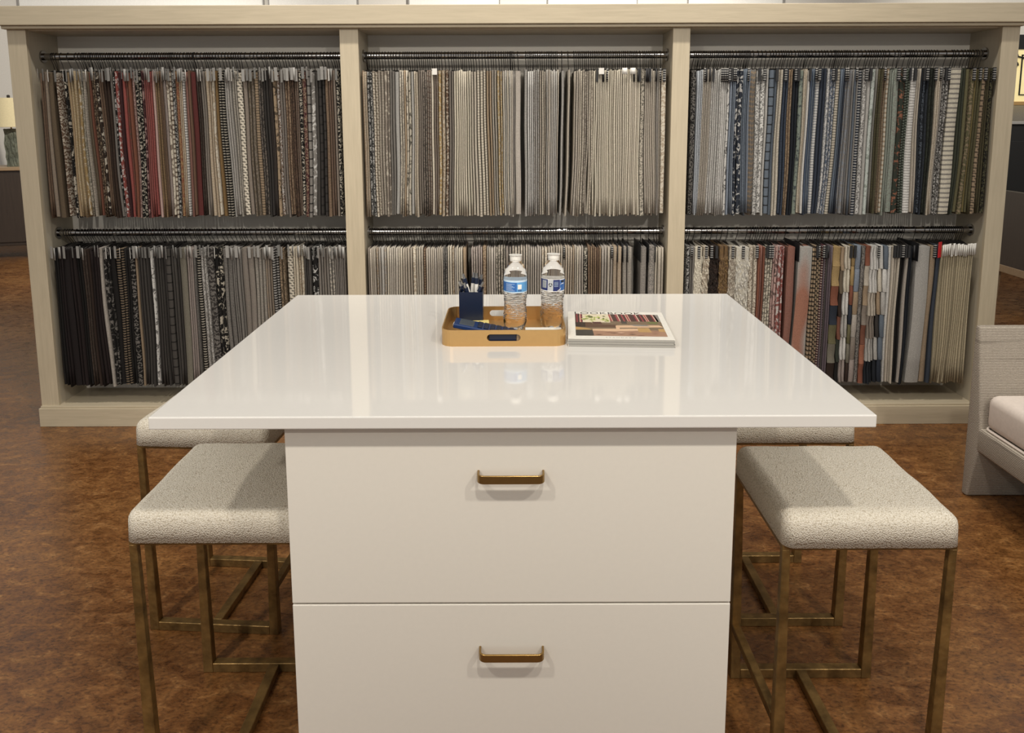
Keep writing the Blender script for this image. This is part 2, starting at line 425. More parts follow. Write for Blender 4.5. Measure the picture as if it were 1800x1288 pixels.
# ================================================================== fabric samples
RAILS = {
'TL': '''-2183 -2173 p brown tan 1;-2173 -2166 p brown tan 1;-2166 -2147 t taupe tan 1;-2147 -2122 p khaki brown 1;-2109 -2093 z brown cream 1;-2071 -2058 d black cream 1;-2058 -2040 t tan gold 1;-2040 -2017 t gold cream 3;-2017 -2008 t gold tan 1;-2008 -1997 d gold cream 1;-1997 -1985 s grey-olive cream 2;-1985 -1972 t taupe cream 1;-1972 -1955 p olive-brown brown 2;-1955 -1944 p rust-brown rust 1;-1944 -1925 s dark-brown tan 2;-1925 -1911 d dark-brown cream 1;-1911 -1892 p brown tan 2;-1892 -1862 p dark-brown brown 2;-1862 -1848 p grey brown 1;-1848 -1839 d black white 1;-1839 -1822 d red white 1;-1822 -1805 p maroon black 1;-1805 -1786 p red rose 1;-1786 -1776 s brown red 1;-1776 -1759 p rust brown 1;-1759 -1743 s pink brown 1;-1743 -1719 z black cream 2;-1717 -1706 d maroon pink 1;-1706 -1686 p dusty-red rose 2;-1686 -1664 t red rose 2;-1664 -1650 p pink cream 1;-1650 -1630 t brown gold 2;-1630 -1614 p brown tan 2;-1614 -1600 p pink-grey brown 2;-1600 -1587 d cream brown 1;-1587 -1574 h cream brown 1;-1574 -1561 s black white 1;-1561 -1541 s rust gold 1;-1541 -1525 t tan cream 2;-1525 -1514 k white black 1;-1514 -1498 p rose-brown brown 2;-1512 -1497 p rose-brown brown 1;-1497 -1483 p brown rust 1;-1483 -1458 p dark-red maroon 1;-1458 -1440 p dark-brown taupe 2;-1440 -1421 t taupe grey 2;-1421 -1391 t tan cream 2;-1391 -1378 d cream tan 1;-1378 -1361 p mustard brown 1;-1361 -1332 k black cream 2;-1332 -1318 t light-grey grey 1;-1318 -1298 t light-grey taupe 2;-1298 -1275 t grey cream 2;-1275 -1248 g cream black 1;-1246 -1225 p taupe brown 1;-1225 -1193 s olive-brown taupe 2;-1193 -1172 k tan black 1;-1172 -1153 s charcoal taupe 2;-1153 -1126 p charcoal black 2;-1126 -1110 p charcoal brown 2;-1110 -1093 d tan black 1;-1093 -1076 s brown white 1;-1076 -1053 t grey brown 2;-1053 -1027 s brown tan 2;-1027 -1007 s brown black 2;-1007 -987 t brown taupe 2;-987 -971 z black cream 1;-971 -951 s burgundy tan 1;-951 -934 b grey black 1;-934 -911 d grey white 1;-911 -895 p dark-grey black 1;-895 -865 b charcoal black 2;-865 -848 t brown tan 1;-848 -828 p brown grey 2;-828 -815 p taupe brown 1;-815 -800 z black cream 1''',
'TM': '''-708 -688 t tan brown 2;-688 -671 t tan cream 2;-671 -645 s black white 2;-645 -618 g cream brown 2;-618 -592 t taupe cream 2;-592 -565 d taupe cream 2;-565 -539 p grey taupe 2;-539 -519 p light-grey white 1;-519 -499 s cream grey 2;-499 -489 p tan cream 1;-489 -466 d cream black 2;-466 -453 p light-grey white 1;-453 -433 t cream tan 2;-433 -413 p taupe grey 2;-413 -393 s taupe black 2;-393 -373 g taupe brown 2;-373 -360 p cream tan 1;-360 -340 t taupe brown 2;-340 -324 z gold cream 1;-324 -307 s tan cream 1;-307 -291 z brown cream 1;-291 -268 t taupe grey 2;-268 -188 p cream ivory 8;-188 -162 t beige cream 2;-162 -119 k cream taupe 3;-119 -92 p tan beige 2;-92 -69 t beige grey 2;-69 -43 s gold cream 2;-43 7 t light-grey cream 5;-9 15 p beige grey 3;15 43 p stone taupe 1;58 74 t light-grey grey 1;74 101 p light-grey white 3;101 127 s light-grey taupe 3;127 159 t taupe cream 3;161 220 p light-grey beige 7;231 243 p light-grey white 1;261 272 p beige cream 1;291 319 p beige grey 3;319 379 t cream taupe 6;379 465 p ivory cream 9;465 544 t ivory beige 8;544 597 p cream ivory 6;597 617 s cream black 1;617 690 p beige grey 8;692 716 z cream tan 1''',
'TR': '''831 858 s black grey 1;861 887 p white-blue grey 3;887 926 t beige grey 5;926 973 s light-grey white 5;973 999 p white light-grey 3;999 1012 d white black 1;1012 1039 p blue-grey slate 3;1039 1072 d navy white 2;1072 1105 p slate blue-grey 4;1105 1132 h grey tan 4;1132 1178 s white black 2;1178 1191 p light-grey white 1;1191 1215 b slate black 1;1215 1231 p slate navy 1;1231 1257 t cream grey 2;1257 1284 t navy blue 2;1284 1304 s tan brown 2;1304 1330 p dark-navy navy 2;1330 1350 d sage navy 1;1350 1370 t cream tan 2;1370 1383 p white light-grey 1;1383 1410 p blue slate 3;1410 1429 k white blue 1;1429 1462 p navy blue 2;1462 1476 s white blue 1;1476 1502 s blue white 2;1502 1522 k cream black 1;1522 1538 p slate blue 2;1528 1546 p navy blue 2;1546 1579 s grey blue-grey 3;1579 1606 p slate grey 3;1606 1626 k navy white 1;1626 1646 s white charcoal 1;1646 1665 p light-grey white 1;1665 1685 d white-green sage 1;1685 1695 p grey sage 1;1695 1718 t dark-olive olive 2;1718 1738 t tan black 2;1738 1751 h cream tan 1;1751 1771 t sage grey 2;1771 1798 s sage grey 1;1798 1824 d dark-green orange 1;1824 1844 k dark-green sage 2;1844 1877 k white grey 1;1877 1897 p beige grey 2;1897 1937 p slate dark-navy 3;1937 1963 s dark-green black 2;1963 1983 t cream tan 2;1983 1996 p stone grey 1;1996 2023 s charcoal white 2;2029 2080 h ivory grey 1;2082 2102 p dark-green olive 2;2102 2122 p olive dark-olive 1;2122 2142 z olive tan 1;2142 2155 p gold-olive olive 1;2155 2175 t olive dark-olive 2;2175 2195 g tan black 1;2195 2215 p dark-olive gold-olive 2;2215 2235 s black olive 1''',
'LL': '''-2197 -2170 p black aubergine 2;-2170 -2147 p aubergine black 2;-2147 -2113 t aubergine black 1;-2113 -2082 p aubergine dark-brown 2;-2082 -2057 p black aubergine 2;-2057 -2037 p dark-brown taupe 2;-2037 -1978 p aubergine dark-brown 4;-1978 -1959 p stone black 1;-1958 -1925 d black grey 2;-1925 -1898 p black aubergine 1;-1898 -1858 k black tan 2;-1858 -1831 p black charcoal 2;-1831 -1805 z black grey 1;-1805 -1792 p tan taupe 1;-1792 -1739 p charcoal dark-grey 4;-1734 -1719 d white charcoal 1;-1719 -1659 p charcoal dark-grey 5;-1659 -1633 b dark-grey black 1;-1633 -1593 p dark-grey charcoal 3;-1593 -1560 p grey-olive taupe 1;-1560 -1527 p pink-grey taupe 3;-1527 -1516 t grey black 1;-1513 -1493 k black cream 1;-1493 -1460 s grey white 2;-1460 -1427 z charcoal grey 1;-1427 -1387 d black cream 2;-1387 -1341 t grey charcoal 2;-1341 -1294 p grey dark-grey 4;-1294 -1235 t taupe grey 2;-1235 -1182 t grey beige 3;-1182 -1149 t taupe tan 3;-1149 -1116 k charcoal white 2;-1116 -1089 s tan black 2;-1077 -1049 g cream black 1;-1049 -996 s ivory tan 4;-996 -963 p dark-grey grey 3;-959 -930 d black white 1;-930 -877 t grey taupe 4;-877 -851 z grey cream 2;-851 -793 t grey taupe 6''',
'LM': '''-689 -652 p beige taupe 4;-652 -601 s light-grey tan 4;-601 -588 p cream beige 1;-588 -536 t stone cream 5;-536 -524 p cream beige 1;-524 -477 p beige tan 4;-477 -459 z cream tan 1;-459 -425 t beige cream 3;-425 -412 k brown tan 1;-412 -331 p beige stone 8;-331 -310 s grey black 2;-310 -288 p cream beige 2;-288 -276 s tan cream 1;-276 -237 p cream stone 4;-237 -220 p tan brown 1;-196 -143 p pink-grey cream 5;-143 -122 z tan brown 1;-122 -79 p stone beige 4;-79 -32 s beige black 4;-32 -2 s taupe grey 2;-1 76 s beige taupe 6;76 140 p stone beige 6;140 170 s cream tan 2;170 243 p beige taupe 6;243 298 t beige tan 5;298 341 p stone cream 4;341 362 s black cream 1;362 426 t brown tan 6;426 482 p stone beige 4;482 525 t tan beige 2;529 574 t grey beige 2;612 642 t grey stone 1;651 683 s grey stone 1;683 726 p beige cream 3''',
'LR': '''829 851 s black white 1;851 870 p grey taupe 2;871 908 f ivory cream 1;911 938 f cream tan 1;940 987 f dark-brown black 2;990 1034 f mustard brown 2;1036 1067 f cream brown 1;1069 1133 f ivory white 1;1134 1175 s cream brown 2;1175 1208 p rose-brown rust 3;1208 1247 z cream black 3;1247 1273 d pink dark-brown 2;1273 1303 d dusty-red white 2;1316 1354 t rose-brown rust 1;1367 1435 v light-grey orange 1;1437 1479 h tan black 4;1479 1512 k burgundy cream 3;1512 1525 p mauve dark-grey 1;1490 1530 p mauve dark-grey 4;1531 1570 c gold A 1;1570 1590 c olive B 1;1590 1623 c ivory C 2;1623 1642 c gold A 1;1642 1669 c blue-grey D 1;1669 1689 s grey charcoal 1;1689 1715 c tan E 1;1715 1752 c white F 3;1754 1774 c white G 1;1774 1798 c slate H 1;1798 1815 t white light-grey 1;1815 1854 p cream beige 3;1854 1881 p black charcoal 2;1881 1898 p stone taupe 1;1898 1918 p dark-navy navy 2;1934 1999 w light-grey stone 1;1999 2026 p tan taupe 1;2026 2046 p denim navy 1;2048 2205 n canvas tan 16''',
}

BAY = {'TL': (-2.188, -0.80), 'TM': (-0.690, 0.727), 'TR': (0.832, 2.234), 'LL': (-2.196, -0.80), 'LM': (-0.690, 0.727), 'LR': (0.832, 2.215)}
RAILNAME = {'TL': 'upper left', 'TM': 'upper middle', 'TR': 'upper right', 'LL': 'lower left', 'LM': 'lower middle', 'LR': 'lower right'}
SLANT = {'TL': 0.010, 'TM': 0.003, 'TR': -0.008, 'LL': 0.012, 'LM': 0.006, 'LR': -0.006}
WEIGHT = {'TL': 1, 'TM': 1, 'TR': 1, 'LL': 0.8, 'LM': 0.36, 'LR': 0.95}
TOPZ = {'T': 1.706, 'L': 0.878}
BOTZ = {'T': 1.030, 'L': 0.198}
PATCH = {'A': ('gold', 'gold', 'rust', 'navy', 'olive', 'grey-olive', 'dark-brown'), 'B': ('tan', 'olive-brown', 'dark-brown', 'rust-brown', 'dark-green', 'black'),
 'C': ('cream', 'ivory', 'white', 'light-grey', 'white', 'pink-grey'), 'D': ('blue-grey', 'blue-grey', 'tan', 'stone', 'taupe', 'pink-grey'),
 'E': ('rust', 'beige', 'tan', 'taupe', 'rust-brown', 'orange', 'rust'), 'F': ('white', 'white', 'beige', 'taupe', 'light-grey', 'dark-navy'),
 'G': ('white', 'cream', 'tan', 'charcoal', 'light-grey', 'dark-navy'), 'H': ('slate', 'white', 'light-grey', 'slate', 'slate', 'navy')}
rnd = random.Random(11)

def hanger_geo(mb, slant, ztop, zrod, y=ROD_Y):
    """black wire hook over the rail, stem and hanger bar (rail axis at x=0)"""
    pts = []
    for k in range(8):
        a = math.radians(215 - 31*k)
        pts.append((0, y+0.0185*math.cos(a)*-1, zrod+0.0185*math.sin(a)))
    pts = [(0, y+0.0185*math.cos(math.radians(a)), zrod+0.0185*math.sin(math.radians(a))) for a in (-40, 0, 45, 90, 135, 180, 215)]
    pts += [(slant*0.4, y-0.006, zrod-0.032), (slant, y, ztop+0.004)]
    mb.tube(pts, 0.0017, 4)
    mb.hexa([(slant-0.0013, y-0.105, ztop-0.010), (slant+0.0013, y-0.105, ztop-0.010), (slant+0.0013, y+0.095, ztop-0.010), (slant-0.0013, y+0.095, ztop-0.010)],
            [(slant-0.0013, y-0.02, ztop+0.008), (slant+0.0013, y-0.02, ztop+0.008), (slant+0.0013, y+0.02, ztop+0.008), (slant-0.0013, y+0.02, ztop+0.008)])

def warp(rail, x, t):
    """sideways drift of the hanging cloth, t = 0 at the top, 1 at the hem"""
    ph = {'TL': 0.4, 'TM': 2.2, 'TR': 4.0, 'LL': 1.3, 'LM': 3.1, 'LR': 5.2}[rail]
    base = {'TL': 0.004, 'TM': 0.0, 'TR': -0.006, 'LL': 0.006, 'LM': 0.0, 'LR': -0.004}[rail]
    d = (0.009*math.sin(x*9.0+ph)+0.005*math.sin(x*23+ph*2))*t*t + base*t + 0.0014*math.sin(t*8+x*31)*min(1, 3*t)
    lo, hi = BAY[rail]
    k = min(1.0, max(0.0, (x-lo)/0.06))*min(1.0, max(0.0, (hi-x)/0.06))
    return d*k

def cloth_geo(mb, rail, x0, x1, top, bot, yf, yb, rows=9, bulge=0.0, org=(0,0,0), wob=0.0, seed=0.0):
    w = x1-x0; g = min(0.0021, 0.16*w); x0 += g; x1 -= g; vs = []
    for j in range(rows+1):
        t = j/rows; z = top+(bot-top)*t
        a = x0+warp(rail, x0, t)+wob*math.sin(t*9+seed)*t; b = x1+warp(rail, x1, t)+wob*math.sin(t*9+seed+0.25)*t
        if b-a < 0.002: b = a+0.002
        c = (a+b)/2; r = min(0.5*(b-a), 0.006); bb = bulge*math.sin(math.pi*t)
        fy = yf+0.004*math.sin(t*5+x0*40)
        for px, py in ((a, yb), (a-bb, fy+r), (a*0.75+b*0.25, fy+r*0.25), (c, fy), (a*0.25+b*0.75, fy+r*0.25), (b+bb, fy+r), (b, yb)):
            vs.append((px-org[0], py-org[1], z-org[2]))
    n = 7; fs = []
    for j in range(rows):
        for k in range(n):
            fs.append((j*n+k, (j+1)*n+k, (j+1)*n+(k+1) % n, j*n+(k+1) % n))
    fs.append(tuple(range(n))); fs.append(tuple(rows*n+k for k in range(n))[::-1])
    mb.add(vs, fs)

# ---- spread the table above into single samples
ALL = []
for rail, txt in RAILS.items():
    lo, hi = BAY[rail]; idx = 0
    for e in txt.split(';'):
        a, b, p, c1, c2, n = e.split(); a = max(lo, int(a)/1000); b = min(hi, int(b)/1000); n = int(n)
        cuts = [a] + [a+(b-a)*(k+rnd.uniform(-0.18, 0.18))/n for k in range(1, n)] + [b]
        for k in range(n):
            idx += 1
            pp, q1, q2 = p, c1, c2
            if n > 2 and p in 'pts':
                if rnd.random() < 0.3 : pp = rnd.choice('ptts')
                if rnd.random() < 0.16: q1, q2 = q2, q1
            ALL.append(dict(rail=rail, i=idx, x0=cuts[k], x1=cuts[k+1], p=pp, a=q1, b=q2, sd=rnd.uniform(0, 9), br=rnd.uniform(0.84, 1.14)))
ALL.sort(key=lambda s: -(s['x1']-s['x0'])*WEIGHT[s['rail']]*(5 if s['p'] in 'cfvw' else 1))
SINGLE, BULK = ALL[:300], ALL[300:]
SINGLE.sort(key=lambda s: (s['rail'], s['i']))

def ordinal(n):
    return '%d%s' % (n, 'th' if 10 <= n % 100 <= 20 else {1: 'st', 2: 'nd', 3: 'rd'}.get(n % 10, 'th'))

HANG = {}
def hanger_mesh(rail, k):
    key = (rail, k)
    if key not in HANG:
        mb = MB(); zr = RODZ[rail[0]]; tz = TOPZ[rail[0]]
        hanger_geo(mb, SLANT[rail]*(0.5+0.5*k), tz-zr, 0.0, 0.0)
        ob = mb.build('hanger', M['wire'], fix=False); HANG[key] = ob.data
        bpy.data.objects.remove(ob)
    return HANG[key]

def header_kind(s, r):
    rail, p = s['rail'], s['p']
    if rail in ('TL', 'LL'): return 'tab' if r < 0.64 else 'none'
    if rail == 'TM': return 'tag' if r < 0.025 else ('dash' if (s['x0'] > 0.36 and r < 0.25) else 'none')
    if rail == 'TR': return 'dash' if r < 0.36 else 'none'
    if rail == 'LM': return 'card' if s['x0'] > 0.49 and s['x0'] < 0.69 else ('dash' if r < 0.06 else 'none')
    if p in 'vw': return 'card'
    if p == 'n': return 'wtab'
    if s['a'] == 'denim': return 'rtab'
    if 2.00 < s['x0'] < 2.045 and p == 'p': return 'otab'
    return 'dash' if r < 0.38 else 'none'

def header_geo(mb, s, kind, r, org=(0, 0, 0)):
    """returns the material of the card at the head of the sample; geometry is added to mb"""
    x0, x1 = s['x0'], s['x1']; c = (x0+x1)/2; tz = TOPZ[s['rail'][0]]; w = x1-x0; yf = 3.742
    def rot_card(wd, h, z1, ang, cx, cy):
        ca, sa = math.cos(ang), math.sin(ang)
        def P(u, v, z): return (cx+u*ca-v*sa-org[0], cy+u*sa+v*ca-org[1], z-org[2])
        b = [P(-wd/2, -0.0006, z1-h), P(wd/2, -0.0006, z1-h), P(wd/2, 0.0006, z1-h), P(-wd/2, 0.0006, z1-h)]
        t = [P(-wd/2, -0.0006, z1), P(wd/2, -0.0006, z1), P(wd/2, 0.0006, z1), P(-wd/2, 0.0006, z1)]
        mb.hexa(b, t)
    if kind == 'tab':
        q = r*13 % 1; rot_card(0.011+0.009*q, 0.050+0.010*q, tz+0.004+0.014*(r*5 % 1), math.radians(-62+44*(r*7 % 1)), c, yf-0.004-0.006*q); return M['white_card'] if r < 0.04 else (M['grey_tab'] if q > 0.45 else M['slate_tab'])
    if kind == 'tag':
        rot_card(0.024, 0.028, tz+0.006, math.radians(-12), c, yf-0.008); return M['white_card']
    if kind == 'wtab':
        rot_card(0.016, 0.055, tz+0.004+0.01*r, math.radians(30), c, yf-0.006); return M['white_card']
    if kind in ('rtab', 'otab'):
        rot_card(0.03, 0.075, tz+0.02, math.radians(35), c-0.004, yf-0.008); return M['red_card'] if kind == 'rtab' else M['orange_card']
    if kind == 'dash':
        h = 0.056; d = min(0.006, max(0.003, w*0.40))
        mb.box(c-d-org[0], c+d-org[0], yf-0.006-org[1], yf+0.003-org[1], tz-h-org[2], tz+0.003-org[2]); return M['dash'] if (r*17 % 1) < 0.62 else M['black_card']
    if kind == 'card':
        mb.box(x0-0.0005-org[0], x0+0.0012-org[0], yf-0.002-org[1], 3.955-org[1], tz-0.075-org[2], tz+0.012-org[2]); return M['black_card']
    return None

for s in SINGLE:
    rail = s['rail']; row = rail[0]; c = (s['x0']+s['x1'])/2; zr = RODZ[row]; tz = TOPZ[row]
    org = (c, ROD_Y, zr)
    an, bn = s['a'], (s['b'] if s['b'] in FAB else s['a'])
    nm = an.replace('-', ' ')
    lab = '%s %s fabric sample, %s from the left on the %s rail' % (PAT[s['p']], nm, ordinal(s['i']), RAILNAME[rail])
    if s['p'] == 'f': lab = lab.replace('fabric', 'fur')
    t = thing('fabric_sample', org, lab, 'fabric sample', 'hanging fabric samples')
    h = bpy.data.objects.new('hanger', hanger_mesh(rail, int(s['sd']*10) % 3)); COL.objects.link(h); h.parent = t
    top = tz-0.004+rnd.uniform(-0.004, 0.006); bot = BOTZ[row]+rnd.uniform(-0.007, 0.010)
    yf = 3.746+rnd.uniform(-0.003, 0.008); yb = 3.962
    wob = 0.004 if (rail == 'TM' and 0.34 < s['x0'] < 0.40) else 0.0
    ca = tuple(v*s['br'] for v in FAB[an]); cb = FAB[bn]
    w = s['x1']-s['x0']
    if s['p'] == 'c':                                    # leather patchwork: one panel per colour
        seq = PATCH[s['b']]; n = len(seq); zz = [top-(top-bot)*(k/n) for k in range(n+1)]
        for k, cn in enumerate(seq):
            mb = MB(); cloth_geo(mb, rail, s['x0'], s['x1'], zz[k]-0.0008, zz[k+1]+0.0008, yf, yb, 3, 0.0006, org)
            for q in range(len(mb.v)): pass
            e = mb.build('leather_panel', FM['c'], t, smooth=True)
            e['ca'] = list(FAB[cn]); e['cb'] = [v*0.7 for v in FAB[cn]]; e['sd'] = s['sd']+k
    else:
        mb = MB(); bulge = 0.003 if s['p'] == 'f' else 0.0
        cloth_geo(mb, rail, s['x0'], s['x1'], top, bot, yf, yb, 10, bulge, org, wob, s['sd'])
        e = mb.build('fabric', FM[s['p']], t, smooth=True)
        e['ca'] = list(ca); e['cb'] = list(cb); e['sd'] = s['sd']
        if s['p'] == 'f':                                # pile of hanging tufts
            tm = MB()
            for q in range(260):
                tt = rnd.uniform(0.06, 0.98); z = top+(bot-top)*tt; xx = rnd.uniform(s['x0'], s['x1']); wx = warp(rail, xx, tt)
                ln = rnd.uniform(0.02, 0.05); dx = rnd.uniform(-0.008, 0.008); ww = rnd.uniform(0.0012, 0.0028)
                p0 = Vector((xx+wx, yf+0.002, z)); p1 = p0+Vector((dx*0.6, -0.007, -ln*0.5)); p2 = p0+Vector((dx, -0.004, -ln))
                tm.add([(p0.x-ww-org[0], p0.y-org[1], p0.z-org[2]), (p0.x+ww-org[0], p0.y-org[1], p0.z-org[2]), (p1.x+ww-org[0], p1.y-org[1], p1.z-org[2]),
                        (p1.x-ww-org[0], p1.y-org[1], p1.z-org[2]), (p2.x-org[0], p2.y-org[1], p2.z-org[2])], [(0, 1, 2, 3), (3, 2, 4)])
            f = tm.build('fur_pile', FM['f'], t, fix=False); f['kind'] = 'stuff'
            f['ca'] = list(ca); f['cb'] = list(cb); f['sd'] = s['sd']
    r = rnd.random(); kind = header_kind(s, r)
    if kind != 'none':
        hb = MB(); mt = header_geo(hb, s, kind, r, org)
        hb.build({'tab': 'index_tab', 'tag': 'price_tag', 'wtab': 'index_tab', 'rtab': 'index_tab', 'otab': 'index_tab'}.get(kind, 'header_card'), mt, t)

# ---- the thinner samples between them, one object
mb = MB(); slots = [FG[p] for p in 'pstghdzbk']+[M['wire'], M['grey_tab'], M['slate_tab'], M['white_card'], M['dash'], M['black_card']]
sl = {p: k for k, p in enumerate('pstghdzbk')}
ATT = []
for s in BULK:
    rail = s['rail']; row = rail[0]; c = (s['x0']+s['x1'])/2
    b0 = len(mb.v)
    top = TOPZ[row]-0.004+rnd.uniform(-0.004, 0.006); bot = BOTZ[row]+rnd.uniform(-0.007, 0.010)
    mb.cur = sl.get(s['p'], 0)
    cloth_geo(mb, rail, s['x0'], s['x1'], top, bot, 3.747+rnd.uniform(-0.003, 0.009), 3.962, 8, 0, (0, 0, 0))
    mb.cur = 9; h0 = MB(); hanger_geo(h0, SLANT[rail]*(0.5+0.5*(int(s['sd']*10) % 3)), TOPZ[row]-RODZ[row], 0, 0)
    mb.add([(x+c, y+ROD_Y, z+RODZ[row]) for x, y, z in h0.v], h0.f)
    r = rnd.random(); kind = header_kind(s, r)
    if kind != 'none':
        hb = MB(); mt = header_geo(hb, s, kind, r)
        mb.cur = slots.index(mt) if mt in slots else 10
        mb.add(hb.v, hb.f)
    ca = tuple(v*s['br'] for v in FAB[s['a']]); cb = FAB[s['b'] if s['b'] in FAB else s['a']]
    ATT += [(ca, cb, s['sd'])]*(len(mb.v)-b0)
o = mb.build('thin_fabric_samples', slots, smooth='all', fix=False)
me = o.data
for nm, k in (('ca', 0), ('cb', 1)):
    at = me.attributes.new(nm, 'FLOAT_COLOR', 'POINT')
    at.data.foreach_set('color', [q for a in ATT for q in (*a[k], 1.0)])
at = me.attributes.new('sd', 'FLOAT', 'POINT'); at.data.foreach_set('value', [a[2] for a in ATT])
tag(o, 'thin fabric samples packed in among the wider ones on all six rails', 'fabric samples', None, 'stuff')

# ================================================================== island
CT = 0.914
o = MB().box(-0.704, 0.703, 1.468, 2.5515, CT-0.0255, CT).build('island_countertop', M['white_top'], bevel=0.0025)
tag(o, 'large glossy white slab countertop overhanging the drawer cabinet', 'countertop')
cab = thing('drawer_cabinet', (-0.004, 1.5, 0), 'white drawer cabinet with brass pulls standing under the white countertop', 'cabinet')
HW = 0.4475
MB().box(-HW, HW, 0.022, 0.99, 0.10, CT-0.0255).build('body', M['white_lac'], cab, bevel=0.002)
MB().box(-HW+0.03, HW-0.03, 0.07, 0.95, 0.0, 0.10).build('toe_kick', M['white_lac'], cab)
def pull(par, zc):
    """flat strip bent into a shallow U with rounded corners"""
    w, dep, r, th, hh = 0.0665, 0.030, 0.014, 0.0042, 0.0085
    path = [(-w, 0.0)]
    for k in range(7):
        a = math.radians(180+15*k); path.append((-w+r+r*math.cos(a), -dep+r+r*math.sin(a)))
    for k in range(7):
        a = math.radians(270+15*k); path.append((w-r+r*math.cos(a), -dep+r+r*math.sin(a)))
    path.append((w, 0.0))
    n = len(path); vs = []
    for i, p in enumerate(path):
        a, b = path[max(0, i-1)], path[min(n-1, i+1)]; dx, dy = b[0]-a[0], b[1]-a[1]; L = math.hypot(dx, dy); nx, ny = -dy/L, dx/L
        for q, z in ((0, -hh), (th, -hh), (th, hh), (0, hh)):
            vs.append((p[0]+nx*q, p[1]+ny*q, zc+z))
    fs = [(i*4+k, i*4+(k+1) % 4, (i+1)*4+(k+1) % 4, (i+1)*4+k) for i in range(n-1) for k in range(4)]
    fs += [(3, 2, 1, 0), tuple((n-1)*4+k for k in range(4))]
    h = MB().add(vs, fs).build('handle', M['brass'], par, smooth=True, bevel=0.0008, seg=1)
    h['label'] = 'brushed brass bar pull'
    return h
for z0, z1, zc in ((0.5035, 0.877, 0.782), (0.125, 0.4995, 0.399)):
    d = MB().box(-HW, HW, 0.0, 0.020, z0, z1).build('drawer', M['white_lac'], cab, bevel=0.0015)
    pull(d, zc)

# ================================================================== stools
def stool(cx, cy, inner, label, wx=0.385, wy=0.365, rz=0.0):
    t = thing('counter_stool', (cx, cy, 0), label, 'stool', 'bouclé counter stools around the island', rz)
    hx, hy = wx/2, wy/2; b = 0.011
    # cushion: rounded box with domed top
    bm = bmesh.new(); bmesh.ops.create_cube(bm, size=1.0)
    for v in bm.verts: v.co = Vector((v.co.x*(wx+0.006), v.co.y*(wy+0.03), 0.595+v.co.z*0.100))
    for v in bm.verts:
        if v.co.z > 0.615: v.co.x *= 0.985; v.co.y *= 0.985
    bmesh.ops.bevel(bm, geom=bm.edges[:], offset=0.026, segments=5, profile=0.5, affect='EDGES')
    bmesh.ops.subdivide_edges(bm, edges=[e for e in bm.edges if e.calc_length() > 0.2], cuts=6, use_grid_fill=True)
    for v in bm.verts: v.co.z = max(v.co.z, 0.5745)
    for v in bm.verts:
        if v.co.z > 0.639: v.co.z += 0.008*(1-(v.co.x/hx)**2)*(1-(v.co.y/hy)**2)
        if v.co.z > 0.62: v.co.z -= 0.002*math.sin(v.co.x*40+cx*9)*math.sin(v.co.y*33)
    me = bpy.data.meshes.new('seat_cushion'); bm.to_mesh(me); bm.free(); me.materials.append(M['boucle'])
    me.polygons.foreach_set('use_smooth', [True]*len(me.polygons))
    s = bpy.data.objects.new('seat_cushion', me); COL.objects.link(s); s.parent = t
    f = MB()
    f.box(-hx, hx, -hy, -hy+0.02, 0.562, 0.575); f.box(-hx, hx, hy-0.02, hy, 0.562, 0.575)
    f.box(-hx, -hx+0.02, -hy+0.02, hy-0.02, 0.562, 0.575); f.box(hx-0.02, hx, -hy+0.02, hy-0.02, 0.562, 0.575)
    f.build('seat_frame', M['bronze'], t, bevel=0.001, seg=1)
    for sx in (-1, 1):
        for sy in (-1, 1):
            x1, y1 = sx*hx, sy*hy
            def q(a, z):
                xs = sorted((x1, x1-sx*a)); ys = sorted((y1, y1-sy*a))
                return [(xs[0], ys[0], z), (xs[1], ys[0], z), (xs[1], ys[1], z), (xs[0], ys[1], z)]
            MB().hexa(q(0.027, 0.0), q(0.017, 0.563)).build('leg', M['bronze'], t, bevel=0.0015, seg=1)
    for sy in (-1, 1):
        y0, y1 = sorted((sy*hy, sy*(hy-0.026)))
        MB().box(-hx+0.026, hx-0.026, y0, y1, 0.0, 0.026).build('floor_rail', M['bronze'], t, bevel=0.0015, seg=1)
    MB().box(-0.013, 0.013, -hy+0.026, hy-0.026, 0.002, 0.025).build('centre_bar', M['bronze'], t, bevel=0.0015, seg=1)
    x0, x1 = sorted((inner*hx, inner*(hx-0.02)))
    MB().box(x0, x1, -hy+0.02, hy-0.02, 0.135, 0.157).build('footrest', M['bronze'], t, bevel=0.0015, seg=1)
    return t
stool(0.767, 1.776, -1, 'cream bouclé stool with bronze legs at front right of the island, seat fully in view', 0.376)
stool(-0.648, 1.806, 1, 'cream bouclé stool with bronze legs at front left, partly behind the white drawers')
stool(-0.862, 2.315, 1, 'cream bouclé stool behind the front left one, seat half under the countertop', rz=math.radians(-4))
stool(0.778, 2.335, -1, 'cream bouclé stool behind the front right one, seat mostly hidden by the countertop')

